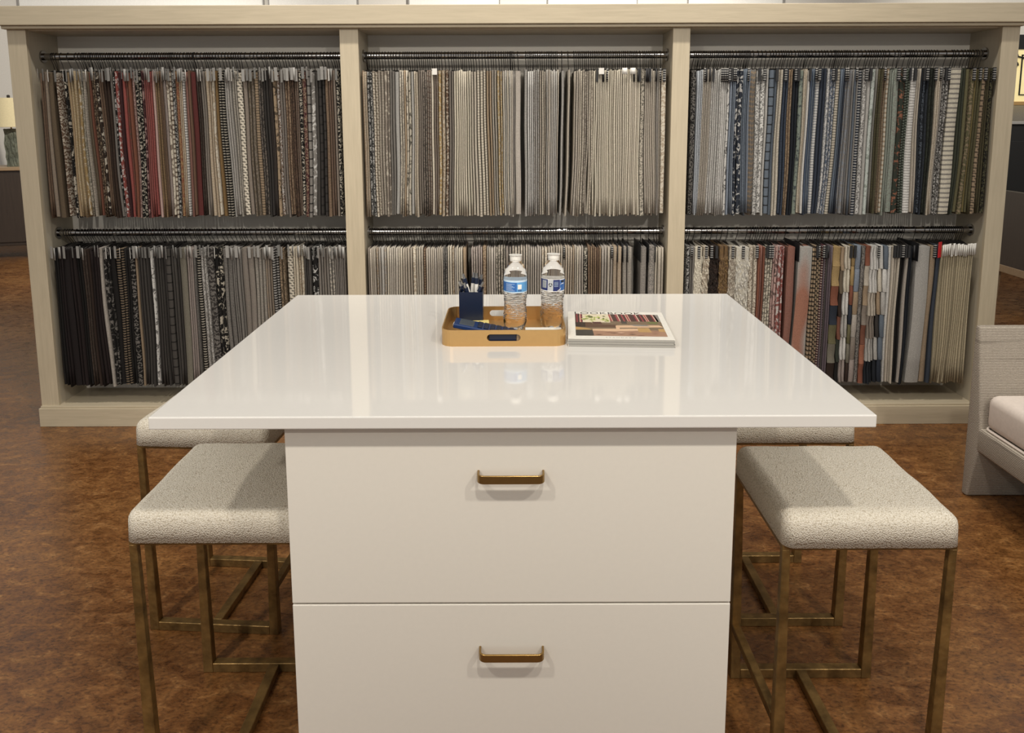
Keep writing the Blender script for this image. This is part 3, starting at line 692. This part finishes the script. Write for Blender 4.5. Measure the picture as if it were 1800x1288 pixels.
# ================================================================== tray and its contents
def rrect(x0, x1, y0, y1, r, n=6):
    p = []
    for cx, cy, a0 in ((x1-r, y1-r, 0), (x0+r, y1-r, 90), (x0+r, y0+r, 180), (x1-r, y0+r, 270)):
        for k in range(n+1):
            a = math.radians(a0+90*k/n); p.append((cx+r*math.cos(a), cy+r*math.sin(a)))
    return p
TX, TY = -0.022, 2.076
tray = thing('serving_tray', (TX, TY, CT), 'gold metal tray with oval hand slots on the white countertop', 'tray')
hx, hy, hz = 0.158, 0.130, 0.042
po, pi = rrect(-hx, hx, -hy, hy, 0.030), rrect(-hx+0.003, hx-0.003, -hy+0.003, hy-0.003, 0.027)
n = len(po); vs = [(x, y, 0.0) for x, y in po]+[(x, y, hz) for x, y in po]+[(x, y, hz) for x, y in pi]+[(x, y, 0.0) for x, y in pi]
fs = []
for i in range(n):
    j = (i+1) % n
    for a in range(4):
        b = (a+1) % 4; fs.append((a*n+i, a*n+j, b*n+j, b*n+i))
wall = MB().add(vs, fs).build('rim', M['gold'], tray)
slot = []
for k in range(9):
    a = math.radians(-90+180*k/8); slot.append((0.0335+0.0088*math.cos(a), 0.0225+0.0088*math.sin(a)))
for k in range(9):
    a = math.radians(90+180*k/8); slot.append((-0.0335+0.0088*math.cos(a), 0.0225+0.0088*math.sin(a)))
cut = MB().prism(slot, 1, -0.2, 0.2).build('cutter', M['gold'], tray)
bo = wall.modifiers.new('slots', 'BOOLEAN'); bo.operation = 'DIFFERENCE'; bo.object = cut; bo.solver = 'EXACT'
bpy.context.view_layer.update()
dg = bpy.context.evaluated_depsgraph_get()
nm_ = bpy.data.meshes.new_from_object(wall.evaluated_get(dg))
wall.modifiers.clear(); wall.data = nm_
bpy.data.objects.remove(cut)
MB().prism(rrect(-hx+0.003, hx-0.003, -hy+0.003, hy-0.003, 0.027), 2, 0.0, 0.0035).build('base', M['gold'], tray)
TZ = CT+0.0035

# pen cup and pens
PCX, PCY, PW, PH = -0.1135, 2.168, 0.0325, 0.0945
cup = thing('pen_cup', (PCX, PCY, TZ), 'square navy pen cup standing in the gold tray', 'pen cup')
MB().box(-PW, PW, -PW, PW, 0, 0.003).build('base', M['navy'], cup)
MB().box(-PW, PW, -PW, -PW+0.003, 0.003, PH).build('front_wall', M['navy'], cup)
MB().box(-PW, PW, PW-0.003, PW, 0.003, PH).build('rear_wall', M['navy'], cup)
MB().box(-PW, -PW+0.003, -PW+0.003, PW-0.003, 0.003, PH).build('side_wall', M['navy'], cup)
MB().box(PW-0.003, PW, -PW+0.003, PW-0.003, 0.003, PH).build('side_wall', M['navy'], cup)
def pen(bx, by, tx, ty, ln, label):
    """white click pen, standing from (bx,by) at the cup floor leaning to (tx,ty)"""
    base = Vector((PCX+bx, PCY+by, TZ+0.0075)); d = Vector((tx-bx, ty-by, PH)).normalized()
    t = bpy.data.objects.new('click_pen', None); COL.objects.link(t); t.location = base; t.empty_display_size = 0.02
    t.rotation_euler = d.to_track_quat('Z', 'Y').to_euler()
    tag(t, label, 'pen', 'pens in the navy cup')
    L = ln
    MB().tube([(0, 0, 0.012), (0, 0, L-0.026)], 0.0054, 10).build('barrel', M['white_pl'], t, smooth=True)
    MB().tube([(0, 0, 0), (0, 0, 0.012)], [0.001, 0.0048], 10).build('tip', M['chrome'], t, smooth=True)
    MB().tube([(0, 0, L-0.026), (0, 0, L-0.010)], 0.0060, 10).build('cap_band', M['navy'], t, smooth=True)
    MB().tube([(0, 0, L-0.010), (0, 0, L-0.004), (0, 0, L+0.004)], [0.0050, 0.0042, 0.0036], 10).build('clicker', M['chrome'], t, smooth=True)
    MB().box(-0.0016, 0.0016, -0.0082, -0.0062, L-0.048, L-0.008).add([(-0.0016, -0.0066, L-0.014), (0.0016, -0.0066, L-0.014), (0.0016, -0.004, L-0.014), (-0.0016, -0.004, L-0.014),
        (-0.0016, -0.0066, L-0.009), (0.0016, -0.0066, L-0.009), (0.0016, -0.004, L-0.009), (-0.0016, -0.004, L-0.009)],
        [(3,2,1,0),(4,5,6,7),(0,1,5,4),(1,2,6,5),(2,3,7,6),(3,0,4,7)]).build('clip', M['black_pl'], t)
for a in ((0.016, 0.004, -0.0255, -0.004, 0.119, 'leftmost white and navy pen in the navy cup, leaning left'),
          (0.012, -0.012, -0.0135, -0.022, 0.112, 'second pen from the left in the navy cup, low at the front'),
          (0.014, 0.012, -0.0140, 0.014, 0.131, 'white pen at back left of the navy cup, leaning left'),
          (-0.006, 0.018, 0.0030, 0.024, 0.128, 'upright white pen at the back of the navy cup'),
          (0.012, 0.000, 0.0140, 0.002, 0.130, 'upright pen right of centre in the navy cup, clip facing front'),
          (0.002, 0.020, 0.0215, 0.025, 0.124, 'pen half hidden behind the upright one in the navy cup'),
          (-0.018, -0.016, 0.0255, -0.018, 0.120, 'rightmost white and navy pen in the navy cup, leaning right')):
    pen(*a)

# sticky notes
pad = thing('sticky_note_pad', (-0.098, 2.112, TZ), 'pale yellow sticky note pad lying in front of the pen cup', 'note pad', rz=0.05)
MB().box(-0.038, 0.034, -0.052, 0.024, 0, 0.0135).build('sheets', M['yellow'], pad, bevel=0.0006, seg=1)
MB().hexa([(-0.038, -0.052, 0.0137), (0.034, -0.052, 0.0137), (0.034, 0.024, 0.0137), (-0.038, 0.024, 0.0137)],
          [(-0.038, -0.052, 0.0141), (0.034, -0.052, 0.0141), (0.034, 0.024, 0.0165), (-0.038, 0.024, 0.0141)]).build('top_sheet', M['yellow'], pad)

# navy handset / calculator, one end resting on the pad
calc = thing('calculator', (-0.152, 2.034, TZ+0.036), 'navy handheld calculator with grey screen resting tilted on the yellow notes', 'calculator')
calc.rotation_euler = (0, math.radians(11), math.radians(-2))
MB().box(0, 0.165, -0.034, 0.034, -0.006, 0.006).build('body', M['navy2'], calc, bevel=0.003)
MB().box(0.014, 0.052, -0.027, 0.027, 0.0055, 0.0072).build('screen', M['screen'], calc, bevel=0.0008, seg=1)
for i in range(6):
    for j in range(4):
        MB().box(0.062+i*0.0165, 0.074+i*0.0165, -0.028+j*0.0145, -0.0175+j*0.0145, 0.0058, 0.009).build('key', M['navy'], calc, bevel=0.001, seg=1)
MB().box(-0.0012, 0.0, -0.022, -0.004, -0.002, 0.003).build('maker_plate', M['white_pl'], calc)
# white pad at the front right
pad2 = thing('white_note_pad', (0.084, 2.047, TZ), 'slim white paper pad lying in the tray before the water bottles', 'note pad', rz=-0.02)
MB().box(-0.05, 0.046, -0.018, 0.014, 0, 0.013).build('sheets', M['paper'], pad2, bevel=0.0005, seg=1)
MB().box(-0.05, 0.046, 0.014, 0.020, 0, 0.0135).build('binding', M['white_pl'], pad2)
# small navy box seen through the slot
nb = thing('eraser_block', (-0.010, 1.966, TZ), 'small navy block with a tan end seen through the tray slot', 'block')
MB().box(-0.050, 0.020, -0.012, 0.012, 0, 0.026).build('sleeve', M['navy'], nb, bevel=0.002)
MB().box(0.020, 0.036, -0.0105, 0.0105, 0.001, 0.022).build('tan_end', M['tan_wood'], nb, bevel=0.002)

# ---- water bottles
def lab_mat(n, h, r=0.35): return flat(n, hexc(h), r)
LB = {'sky': lab_mat('label_sky_blue', '#5f9fd6'), 'mid': lab_mat('label_mid_blue', '#2f66ac'), 'navy': lab_mat('label_navy', '#1d2b66'),
      'pale': lab_mat('label_pale', '#c9dcec'), 'white': lab_mat('label_white', '#eceae4'), 'silver': lab_mat('label_silver', '#b9bcc0'), 'ink': lab_mat('label_ink', '#15181e')}
def on_cyl(r, polys):
    """polygons in (arc length s, height z) wrapped onto a cylinder that faces -y"""
    mb = MB()
    for pl in polys:
        mb.add([(r*math.sin(s/r), -r*math.cos(s/r), z) for s, z in pl], [tuple(range(len(pl)))])
    return mb
def rect(s0, s1, z0, z1, n=None):
    n = n or max(1, int(abs(s1-s0)/0.004)); out = []
    for k in range(n):
        a, b = s0+(s1-s0)*k/n, s0+(s1-s0)*(k+1)/n; out.append([(a, z0), (b, z0), (b, z1), (a, z1)])
    return out
def bottle(x, y, label, kind, tilt=0.0):
    t = thing('water_bottle', (x, y, TZ), label, 'water bottle', None, 0); t.rotation_euler = (0, tilt, 0)
    R = 0.0322
    prof = [(0.004, 0.008), (0.015, 0.003), (0.024, 0.0), (0.0295, 0.006), (0.0318, 0.016), (0.0322, 0.026)]
    z = 0.029
    while z < 0.096:
        waist = 0.0022*math.exp(-((z-0.066)/0.022)**2)
        prof += [(R-waist-0.0012, z), (R-waist, z+0.0017), (R-waist, z+0.0028), (R-waist-0.0012, z+0.0045)]; z += 0.0052
    prof += [(0.0316, 0.1005), (0.0316, 0.139), (0.0322, 0.1415), (0.0309, 0.145), (0.0316, 0.149), (0.0302, 0.156), (0.0262, 0.167), (0.0205, 0.178), (0.0150, 0.186), (0.0128, 0.190), (0.0128, 0.192)]
    def lob(r, z, a):
        if z < 0.026: return r*(1-0.12*(1-z/0.026)*(0.5+0.5*math.cos(5*a+1.2)))
        if z < 0.098: return r+0.0006*math.sin(2*a+z*90)*math.sin(5*a-z*400)+0.0005*math.sin(11*a+z*700)
        return r
    b = MB().lathe(prof, 56, lob=lob).build('bottle_body', M['water'], t, smooth='all')
    cap = [(0.0146, 0.1900), (0.0151, 0.1905), (0.0151, 0.2012), (0.0183, 0.2030), (0.010, 0.2034), (0.001, 0.2034)]
    def kn(r, z, a): return r+(0.0004*math.cos(36*a) if 0.1905 < z < 0.202 else 0)
    MB().lathe(cap, 72, lob=kn).build('cap', M['white_pl'], t, smooth=True)
    MB().lathe([(0.0140, 0.1865), (0.0146, 0.1868), (0.0146, 0.1893), (0.0138, 0.1896)], 40).build('neck_ring', M['white_pl'], t, smooth=True)
    r0 = 0.0320; half = 2*math.pi*r0/2
    if kind == 0:
        w = on_cyl(r0, rect(-half, half, 0.1045, 0.1385)).build('label_wrap', LB['pale'], t, smooth=True)
        on_cyl(r0+0.00012, rect(-0.060, 0.060, 0.1075, 0.1335)).build('label_panel', LB['sky'], w, smooth=True)
        on_cyl(r0+0.00022, rect(-0.060, 0.004, 0.1085, 0.1325)).build('label_panel', LB['mid'], w, smooth=True).scale = (1, 1, 1)
        pr = []
        for k in range(7): pr += rect(-0.028, -0.002-0.004*(k % 3), 0.1105+k*0.003, 0.1113+k*0.003)
        on_cyl(r0+0.0003, pr).build('small_print', LB['pale'], w, smooth=True)
        on_cyl(r0+0.0003, rect(0.0065, 0.0175, 0.115, 0.1275)).build('white_square', LB['white'], w, smooth=True)
        on_cyl(r0+0.0003, rect(0.0065, 0.0175, 0.1095, 0.1110)+rect(0.0065, 0.0175, 0.1120, 0.1133)).build('small_print', LB['navy'], w, smooth=True)
    else:
        w = on_cyl(r0, rect(-half, half, 0.1045, 0.1385)).build('label_wrap', LB['white'], t, smooth=True)
        on_cyl(r0+0.00012, rect(-0.060, -0.0155, 0.1075, 0.1375)).build('label_panel', LB['navy'], w, smooth=True)
        on_cyl(r0+0.0003, rect(-0.034, -0.0195, 0.114, 0.1345)).build('facts_box', LB['silver'], w, smooth=True)
        pr = []
        for k in range(6): pr += rect(-0.033, -0.0205, 0.1155+k*0.003, 0.1163+k*0.003)
        on_cyl(r0+0.0004, pr).build('small_print', LB['ink'], w, smooth=True)
        on_cyl(r0+0.00012, rect(-0.0150, -0.0010, 0.1075, 0.1375)).build('label_panel', LB['silver'], w, smooth=True)
        on_cyl(r0+0.00012, rect(-0.0006, 0.0185, 0.1065, 0.1375)).build('label_panel', LB['navy'], w, smooth=True)
        pr = []
        for k in range(5): pr += rect(0.002, 0.014, 0.119+k*0.003, 0.1197+k*0.003)
        on_cyl(r0+0.0003, pr).build('small_print', LB['pale'], w, smooth=True)
        on_cyl(r0+0.00012, rect(0.0190, 0.060, 0.1075, 0.1365)).build('label_panel', LB['mid'], w, smooth=True)
        on_cyl(r0+0.0003, [[(0.0105, 0.1080), (0.0165, 0.1078), (0.0215, 0.1110), (0.0235, 0.1165), (0.0205, 0.1130), (0.0165, 0.1105)], [(0.020, 0.124), (0.027, 0.1275), (0.034, 0.128), (0.034, 0.1255), (0.027, 0.1255)]]).build('splash_mark', LB['white'], w)
        on_cyl(r0+0.0003, rect(0.0225, 0.036, 0.1300, 0.1350)).build('brand_bar', LB['ink'], w, smooth=True)
        # three chasing arrows
        ar = []
        c0, z0 = -0.0080, 0.1235
        for k in range(3):
            a0 = math.radians(90+120*k)
            def P(r, a): return (c0+r*math.cos(a), z0+r*math.sin(a))
            for q in range(3):
                u0, u1 = a0+math.radians(8+24*q), a0+math.radians(32+24*q)
                ar.append([P(0.0030, u0), P(0.0052, u0), P(0.0052, u1), P(0.0030, u1)])
            u = a0+math.radians(80); ar.append([P(0.0020, u), P(0.0062, u), P(0.0041, u+math.radians(34))])
        on_cyl(r0+0.0003, ar).build('recycling_mark', LB['ink'], w)
bottle(0.007, 2.108, 'water bottle with light blue label and white square, nearer the pen cup', 0, math.radians(0.6))
bottle(0.107, 2.122, 'water bottle with navy label and recycling mark, nearer the magazines', 1, math.radians(1.4))

# ---- magazines
def magazine(z, jx, jy, rz, label, printed=False):
    t = thing('magazine', (0.139+jx, 1.943+jy, CT+z), label, 'magazine', 'stack of magazines on the countertop', rz)
    Wd, D = 0.2665, 0.288
    MB().box(0.001, Wd-0.002, 0.001, D-0.002, 0.0004, 0.0062).build('page_block', M['pages'], t)
    MB().box(0, Wd, 0, D, 0.0, 0.0004).build('back_cover', M['grey_tab'], t)
    cv = MB().box(0, Wd, 0, D, 0.0062, 0.0067).build('front_cover', M['paper'], t)
    if not printed: cv.data.materials[0] = M['pages']
    MB().box(-0.0003, 0.0006, 0, D, 0.0004, 0.0062).build('spine', M['paper'], t)
    return t, cv
m = NM('page_edges'); w_ = m.n('ShaderNodeTexWave', bands_direction='Z'); w_.inputs['Scale'].default_value = 0.314/0.0011; m.l(m.coords(), w_.inputs['Vector'])
m.l(m.ramp([(0.2, hexc('#8f8c86')), (0.8, hexc('#aaa69e'))], w_.outputs['Fac']), m.b.inputs['Base Color']); M['pages'] = m.mat
RZ = math.radians(-3.7)
magazine(0.0, 0.002, -0.001, RZ+0.004, 'bottom magazine of the stack of three beside the gold tray')
magazine(0.0069, 0.0, 0.001, RZ-0.005, 'middle magazine of the stack of three beside the gold tray')
top_mag, cover = magazine(0.0138, 0.001, 0.0, RZ, 'top magazine with LOOKBOOK title and living room photo on its white cover', True)
PC = {k: flat('print_'+k, hexc(v), 0.3) for k, v in {'maroon': '#4e2226', 'red': '#a3404a', 'blush': '#d8b49a', 'cream': '#e6d9bc', 'green': '#a9b458', 'lime': '#c9cf86', 'dgreen': '#6c7440',
      'brown': '#5c4030', 'dbrown': '#33231c', 'taupe': '#7d6a54', 'tan': '#c09a62', 'rug': '#a9826a', 'rug2': '#8a6250', 'grey': '#8d8a84', 'dgrey': '#3f3b36', 'rust': '#a85c3a', 'ink': '#2a2a2e', 'peach': '#e0bb98'}.items()}
# photo frame in the cover's own coordinates
fx0, fx1, fy0, fy1 = 0.020, 0.252, 0.030, 0.258
def fr(u, v): return (fx0+(fx1-fx0)*u, fy0+(fy1-fy0)*v)
def print_poly(name, col, pts, lvl=1):
    z = 0.0067+0.00004*lvl
    return MB().add([(*fr(u, v), z) for u, v in pts], [tuple(range(len(pts)))]).build(name, PC[col], cover, fix=False)
def R4(a, b, c, d): return [(a, c), (b, c), (b, d), (a, d)]
print_poly('photo_ground', 'taupe', R4(0, 1, 0, 1), 1)
print_poly('photo_window', 'cream', R4(0.085, 0.41, 0.60, 1), 2)
rg = random.Random(5)
for k in range(34):
    u, v = rg.uniform(0.09, 0.39), rg.uniform(0.64, 0.9); a, b = rg.uniform(0.012, 0.035), rg.uniform(0.02, 0.05)
    print_poly('photo_leaf', rg.choice(('green', 'lime', 'dgreen', 'lime', 'green')), [(u-a, v), (u, v-b), (u+a, v), (u, v+b)], 3+(k % 3)*0.3)
for k in range(7):
    print_poly('photo_drape', ('maroon', 'red', 'dbrown', 'maroon', 'blush', 'red', 'maroon')[k], R4(0.008+k*0.0115, 0.008+(k+1)*0.0115, 0.60, 1), 3)
u = 0.40
cyc = ['red', 'blush', 'maroon', 'dbrown', 'maroon', 'red', 'cream', 'maroon', 'dbrown', 'red', 'maroon', 'blush']
k = 0
while u < 0.95:
    d = rg.uniform(0.012, 0.030) if cyc[k % 12] not in ('cream', 'blush') else 0.009
    print_poly('photo_drape', cyc[k % 12], [(u, 1), (u+d, 1), (u+d+0.02, 0.66), (u+0.02, 0.66)], 3); u += d; k += 1
print_poly('photo_wall', 'grey', R4(0.955, 1, 0.62, 1), 3)
print_poly('photo_sofa', 'taupe', [(0.40, 0.66), (1, 0.66), (1, 0.58), (0.46, 0.56)], 4)
print_poly('photo_cushion', 'dgrey', [(0.53, 0.66), (0.60, 0.66), (0.60, 0.55), (0.54, 0.55)], 5)
print_poly('photo_cushion', 'dgreen', [(0.83, 0.65), (0.97, 0.65), (0.94, 0.55), (0.85, 0.56)], 5)
print_poly('photo_sofa', 'dbrown', R4(0, 0.115, 0.38, 0.60), 4)
print_poly('photo_sofa', 'brown', [(0.115, 0.37), (0.48, 0.37), (0.48, 0.50), (0.20, 0.52), (0.18, 0.60), (0.115, 0.60)], 4)
print_poly('photo_cushion', 'maroon', [(0.20, 0.62), (0.30, 0.62), (0.31, 0.53), (0.21, 0.53)], 5)
print_poly('photo_bench', 'peach', [(0.46, 0.47), (0.96, 0.49), (1, 0.40), (0.50, 0.36)], 5)
print_poly('photo_table_top', 'grey', [(0.62, 0.50), (0.80, 0.50), (0.86, 0.44), (0.68, 0.44)], 6)
print_poly('photo_rug', 'rug', [(0.19, 0.0), (1, 0.0), (1, 0.24), (0.44, 0.30), (0.19, 0.26)], 4)
print_poly('photo_floor', 'peach', [(0.19, 0.30), (0.72, 0.33), (0.72, 0.24), (0.44, 0.20), (0.19, 0.22)], 5)
for k in range(10):
    u, v = rg.uniform(0.22, 0.9), rg.uniform(0.03, 0.2)
    print_poly('photo_rug_mark', rg.choice(('rug2', 'rug2', 'brown', 'blush')), [(u-0.05, v), (u, v-0.016), (u+0.05, v+0.006), (u, v+0.02)], 6)
print_poly('photo_stool', 'tan', [(0.70, 0.36), (0.83, 0.36), (0.845, 0.17), (0.70, 0.18)], 7)
print_poly('photo_stool', 'tan', [(0.93, 0.32), (1, 0.33), (1, 0.19), (0.93, 0.21)], 7)
print_poly('photo_leg', 'peach', R4(0.46, 0.50, 0.24, 0.44), 7)
print_poly('photo_table', 'tan', [(0, 0.39), (0.16, 0.31), (0.19, 0.26), (0, 0.25)], 7)
print_poly('photo_table', 'dgrey', [(0, 0.25), (0.19, 0.26), (0.20, 0.02), (0, 0.0)], 7)
def lettering(txt, size, x, y, width, mat, parent, z, name, spacing=1.0):
    cu = bpy.data.curves.new(name, 'FONT'); cu.body = txt; cu.size = size; cu.space_character = spacing; cu.fill_mode = 'FRONT'
    tmp = bpy.data.objects.new(name, cu); COL.objects.link(tmp)
    bpy.context.view_layer.update()
    me = bpy.data.meshes.new_from_object(tmp.evaluated_get(bpy.context.evaluated_depsgraph_get()))
    bpy.data.objects.remove(tmp)
    xs = [v.co.x for v in me.vertices]; k = width/(max(xs)-min(xs)); x_min = min(xs)
    for v in me.vertices: v.co = Vector((x+(v.co.x-x_min)*k, y+v.co.y, z))
    me.materials.clear(); me.materials.append(mat)
    o = bpy.data.objects.new(name, me); COL.objects.link(o); o.parent = parent
    return o
lettering('LOOKBOOK', 0.034, 0.020, 0.2595, 0.186, PC['ink'], cover, 0.00690, 'title_lettering', 1.1)
lettering('STANDARD', 0.0085, 0.095, 0.0125, 0.075, PC['grey'], cover, 0.00690, 'footer_lettering', 1.6)

# ================================================================== woven sofa at the right
sofa = thing('sofa', (1.79, 3.0, 0), 'grey woven-cord armless sofa with blush seat cushion at the right edge', 'sofa')
prof = [(0.0, 0.0), (-0.034, 0.0), (-0.085, 0.20), (-0.087, 0.31), (-0.036, 0.690), (-0.004, 0.690)]
MB().prism(prof, 0, 0.0, 1.9).build('backrest', M['weave'], sofa, bevel=0.010, seg=3, smooth=True)
MB().box(0.0, 1.9, -0.86, -0.075, 0.205, 0.300).build('seat_base', M['weave'], sofa, bevel=0.012, seg=3, smooth=True)
MB().box(0.0, 0.10, -0.86, -0.80, 0.0, 0.21).build('leg', M['weave'], sofa, bevel=0.01)
MB().box(1.80, 1.9, -0.86, -0.80, 0.0, 0.21).build('leg', M['weave'], sofa, bevel=0.01)
bm = bmesh.new(); bmesh.ops.create_cube(bm, size=1.0)
for v in bm.verts: v.co = Vector((0.945+v.co.x*1.86, -0.475+v.co.y*0.775, 0.372+v.co.z*0.14))
bmesh.ops.bevel(bm, geom=bm.edges[:], offset=0.035, segments=5, profile=0.5, affect='EDGES')
me = bpy.data.meshes.new('seat_cushion'); bm.to_mesh(me); bm.free(); me.materials.append(M['cushion']); me.polygons.foreach_set('use_smooth', [True]*len(me.polygons))
cu_ = bpy.data.objects.new('seat_cushion', me); COL.objects.link(cu_); cu_.parent = sofa
pp = rrect(0.017, 1.873, -0.861, -0.089, 0.03)
MB().tube([(x, y, 0.306) for x, y in pp+pp[:1]], 0.005, 6).build('piping', M['cushion'], cu_, smooth=True)

# ================================================================== far left: sideboard and lamp
sb = thing('sideboard', (-5.17, 8.62, 0), 'dark wood sideboard with tan top far left behind the rack', 'sideboard', rz=math.radians(17))
MB().box(-1.9, 0.0, 0.0, 0.5, 0.14, 0.955).build('carcass', M['dark_wood'], sb, bevel=0.006)
for k in range(3):
    MB().box(-1.87+k*0.62, -1.27+k*0.62, -0.014, 0.0, 0.18, 0.92).build('door', M['dark_wood'], sb, bevel=0.004)
MB().box(-1.93, 0.03, -0.03, 0.53, 0.955, 0.99).build('top', M['tan_wood'], sb, bevel=0.004)
for x in (-1.78, -0.02):
    MB().prism([(x-0.12, 0.14), (x-0.09, 0.09), (x-0.03, 0.0), (x+0.02, 0.0), (x+0.02, 0.14)], 1, 0.0, 0.06).build('bracket_foot', M['dark_wood'], sb)
    MB().box(x-0.04, x+0.02, 0.44, 0.5, 0, 0.14).build('bracket_foot', M['dark_wood'], sb)
def rough_stone(name, par, x0, x1, y0, y1, z0, z1, seed):
    bm = bmesh.new(); bmesh.ops.create_cube(bm, size=1.0)
    for v in bm.verts: v.co = Vector(((x0+x1)/2+v.co.x*(x1-x0), (y0+y1)/2+v.co.y*(y1-y0), (z0+z1)/2+v.co.z*(z1-z0)))
    bmesh.ops.subdivide_edges(bm, edges=bm.edges[:], cuts=7, use_grid_fill=True)
    q = random.Random(seed)
    for v in bm.verts:
        if v.co.z > z0+0.001: v.co += Vector((q.uniform(-1, 1), q.uniform(-1, 1), q.uniform(-0.4, 0.4)))*0.009
    me = bpy.data.meshes.new(name); bm.to_mesh(me); bm.free(); me.materials.append(M['stone'])
    o = bpy.data.objects.new(name, me); COL.objects.link(o); o.parent = par; return o
lamp = thing('table_lamp', (-5.44, 8.74, 0.99), 'table lamp with rough stone base and cream shade on the sideboard', 'lamp')
rough_stone('stone_base', lamp, -0.055, 0.06, -0.05, 0.05, 0, 0.405, 3)
MB().tube([(0, 0, 0.40), (0, 0, 0.76)], 0.008, 8).build('stem', M['brass'], lamp)
MB().lathe([(0.175, 0.425), (0.178, 0.427), (0.150, 0.735), (0.147, 0.735)], 40).build('lamp_shade', M['cream_shade'], lamp, smooth=True)
MB().lathe([(0.012, 0.735), (0.016, 0.745), (0.016, 0.765), (0.006, 0.77)], 12).build('finial', M['wire'], lamp, smooth=True)
lamp2 = thing('table_lamp', (-5.20, 9.16, 0.99), 'second stone lamp with white shade, half behind the cream shaded lamp', 'lamp')
rough_stone('stone_base', lamp2, -0.05, 0.06, -0.05, 0.05, 0, 0.405, 8)
MB().tube([(0, 0, 0.40), (0, 0, 0.76)], 0.008, 8).build('stem', M['brass'], lamp2)
MB().lathe([(0.175, 0.425), (0.178, 0.427), (0.150, 0.735), (0.147, 0.735)], 40).build('lamp_shade', M['panel'], lamp2, smooth=True)

# ================================================================== far right
ch = thing('lounge_chair', (3.98, 6.45, 0), 'dark upholstered lounge chair with pale wooden frame far right behind rack', 'chair')
MB().box(0.03, 0.80, -0.55, -0.06, 0.30, 0.86).build('side_panel', M['blackish'], ch, bevel=0.02)
MB().box(0.0, 0.03, -0.62, 0.0, 0.27, 0.90).build('frame_side', M['dark_wood'], ch, bevel=0.004)
MB().box(0.0, 0.85, -0.62, -0.58, 0.24, 0.30).build('frame_rail', M['tan_wood'], ch, bevel=0.004)
MB().box(-0.005, 0.03, -0.62, 0.02, 0.24, 0.30).build('frame_rail', M['tan_wood'], ch, bevel=0.004)
for x in (0.0, 0.80):
    for y in (-0.62, -0.02):
        MB().hexa([(x+0.005, y+0.005, 0), (x+0.025, y+0.005, 0), (x+0.025, y+0.025, 0), (x+0.005, y+0.025, 0)],
                  [(x, y, 0.25), (x+0.04, y, 0.25), (x+0.04, y+0.04, 0.25), (x, y+0.04, 0.25)]).build('leg', M['tan_wood'], ch)
bl = thing('black_cabinet', (5.10, 8.6, 0), 'tall black cabinet in the far right corner', 'cabinet')
MB().box(0.0, 1.6, 0.0, 0.5, 0.08, 1.41).build('carcass', M['blackish'], bl, bevel=0.006)
MB().box(-0.01, 1.62, -0.02, 0.5, 1.41, 1.44).build('top', M['grey_tab'], bl, bevel=0.004)
MB().box(0.02, 1.58, 0.02, 0.48, 0.0, 0.08).build('plinth', M['blackish'], bl)
MB().box(0.01, 0.79, -0.015, 0.0, 0.12, 1.23).build('door', M['blackish'], bl, bevel=0.004)
MB().box(0.81, 1.59, -0.015, 0.0, 0.12, 1.23).build('door', M['blackish'], bl, bevel=0.004)
hd = thing('hanging_lantern', (5.78, 9.2, 1.62), 'cream panelled lantern with black scrollwork hanging far right', 'lantern')
MB().box(-0.12, 0.5, -0.02, 0.2, 0.04, 0.62).build('cream_panel', M['lit_panel'], hd, bevel=0.004)
f = MB()
for a, b, c, d in ((-0.03, -0.018, 0.12, 0.56), (0.40, 0.412, 0.12, 0.56), (-0.03, 0.412, 0.11, 0.122), (-0.03, 0.412, 0.55, 0.562)): f.box(a, b, -0.032, -0.02, c, d)
f.build('panel_line', M['blackish'], hd)
MB().box(-0.14, 0.52, -0.04, 0.22, 0.0, 0.04).build('gold_base', M['gold'], hd, bevel=0.004)
MB().box(-0.14, 0.52, -0.04, 0.22, 0.62, 0.78).build('fringe', M['blackish'], hd)
pts = [(-0.10+0.035*math.cos(a)*(1-a/14), -0.03, 0.44+0.05*math.sin(a)*(1-a/14)) for a in [k*0.5 for k in range(16)]]
MB().tube(pts, 0.007, 6).build('scrollwork', M['blackish'], hd, smooth=True)
MB().tube([(-0.10, -0.03, 0.60), (-0.08, -0.035, 0.54), (-0.03, -0.035, 0.53), (0.06, -0.03, 0.50)], 0.011, 6).build('scrollwork', M['blackish'], hd, smooth=True)
MB().tube([(0.1, 0.1, 0.78), (0.1, 0.1, 1.98)], 0.01, 8).build('hanging_rod', M['blackish'], hd)
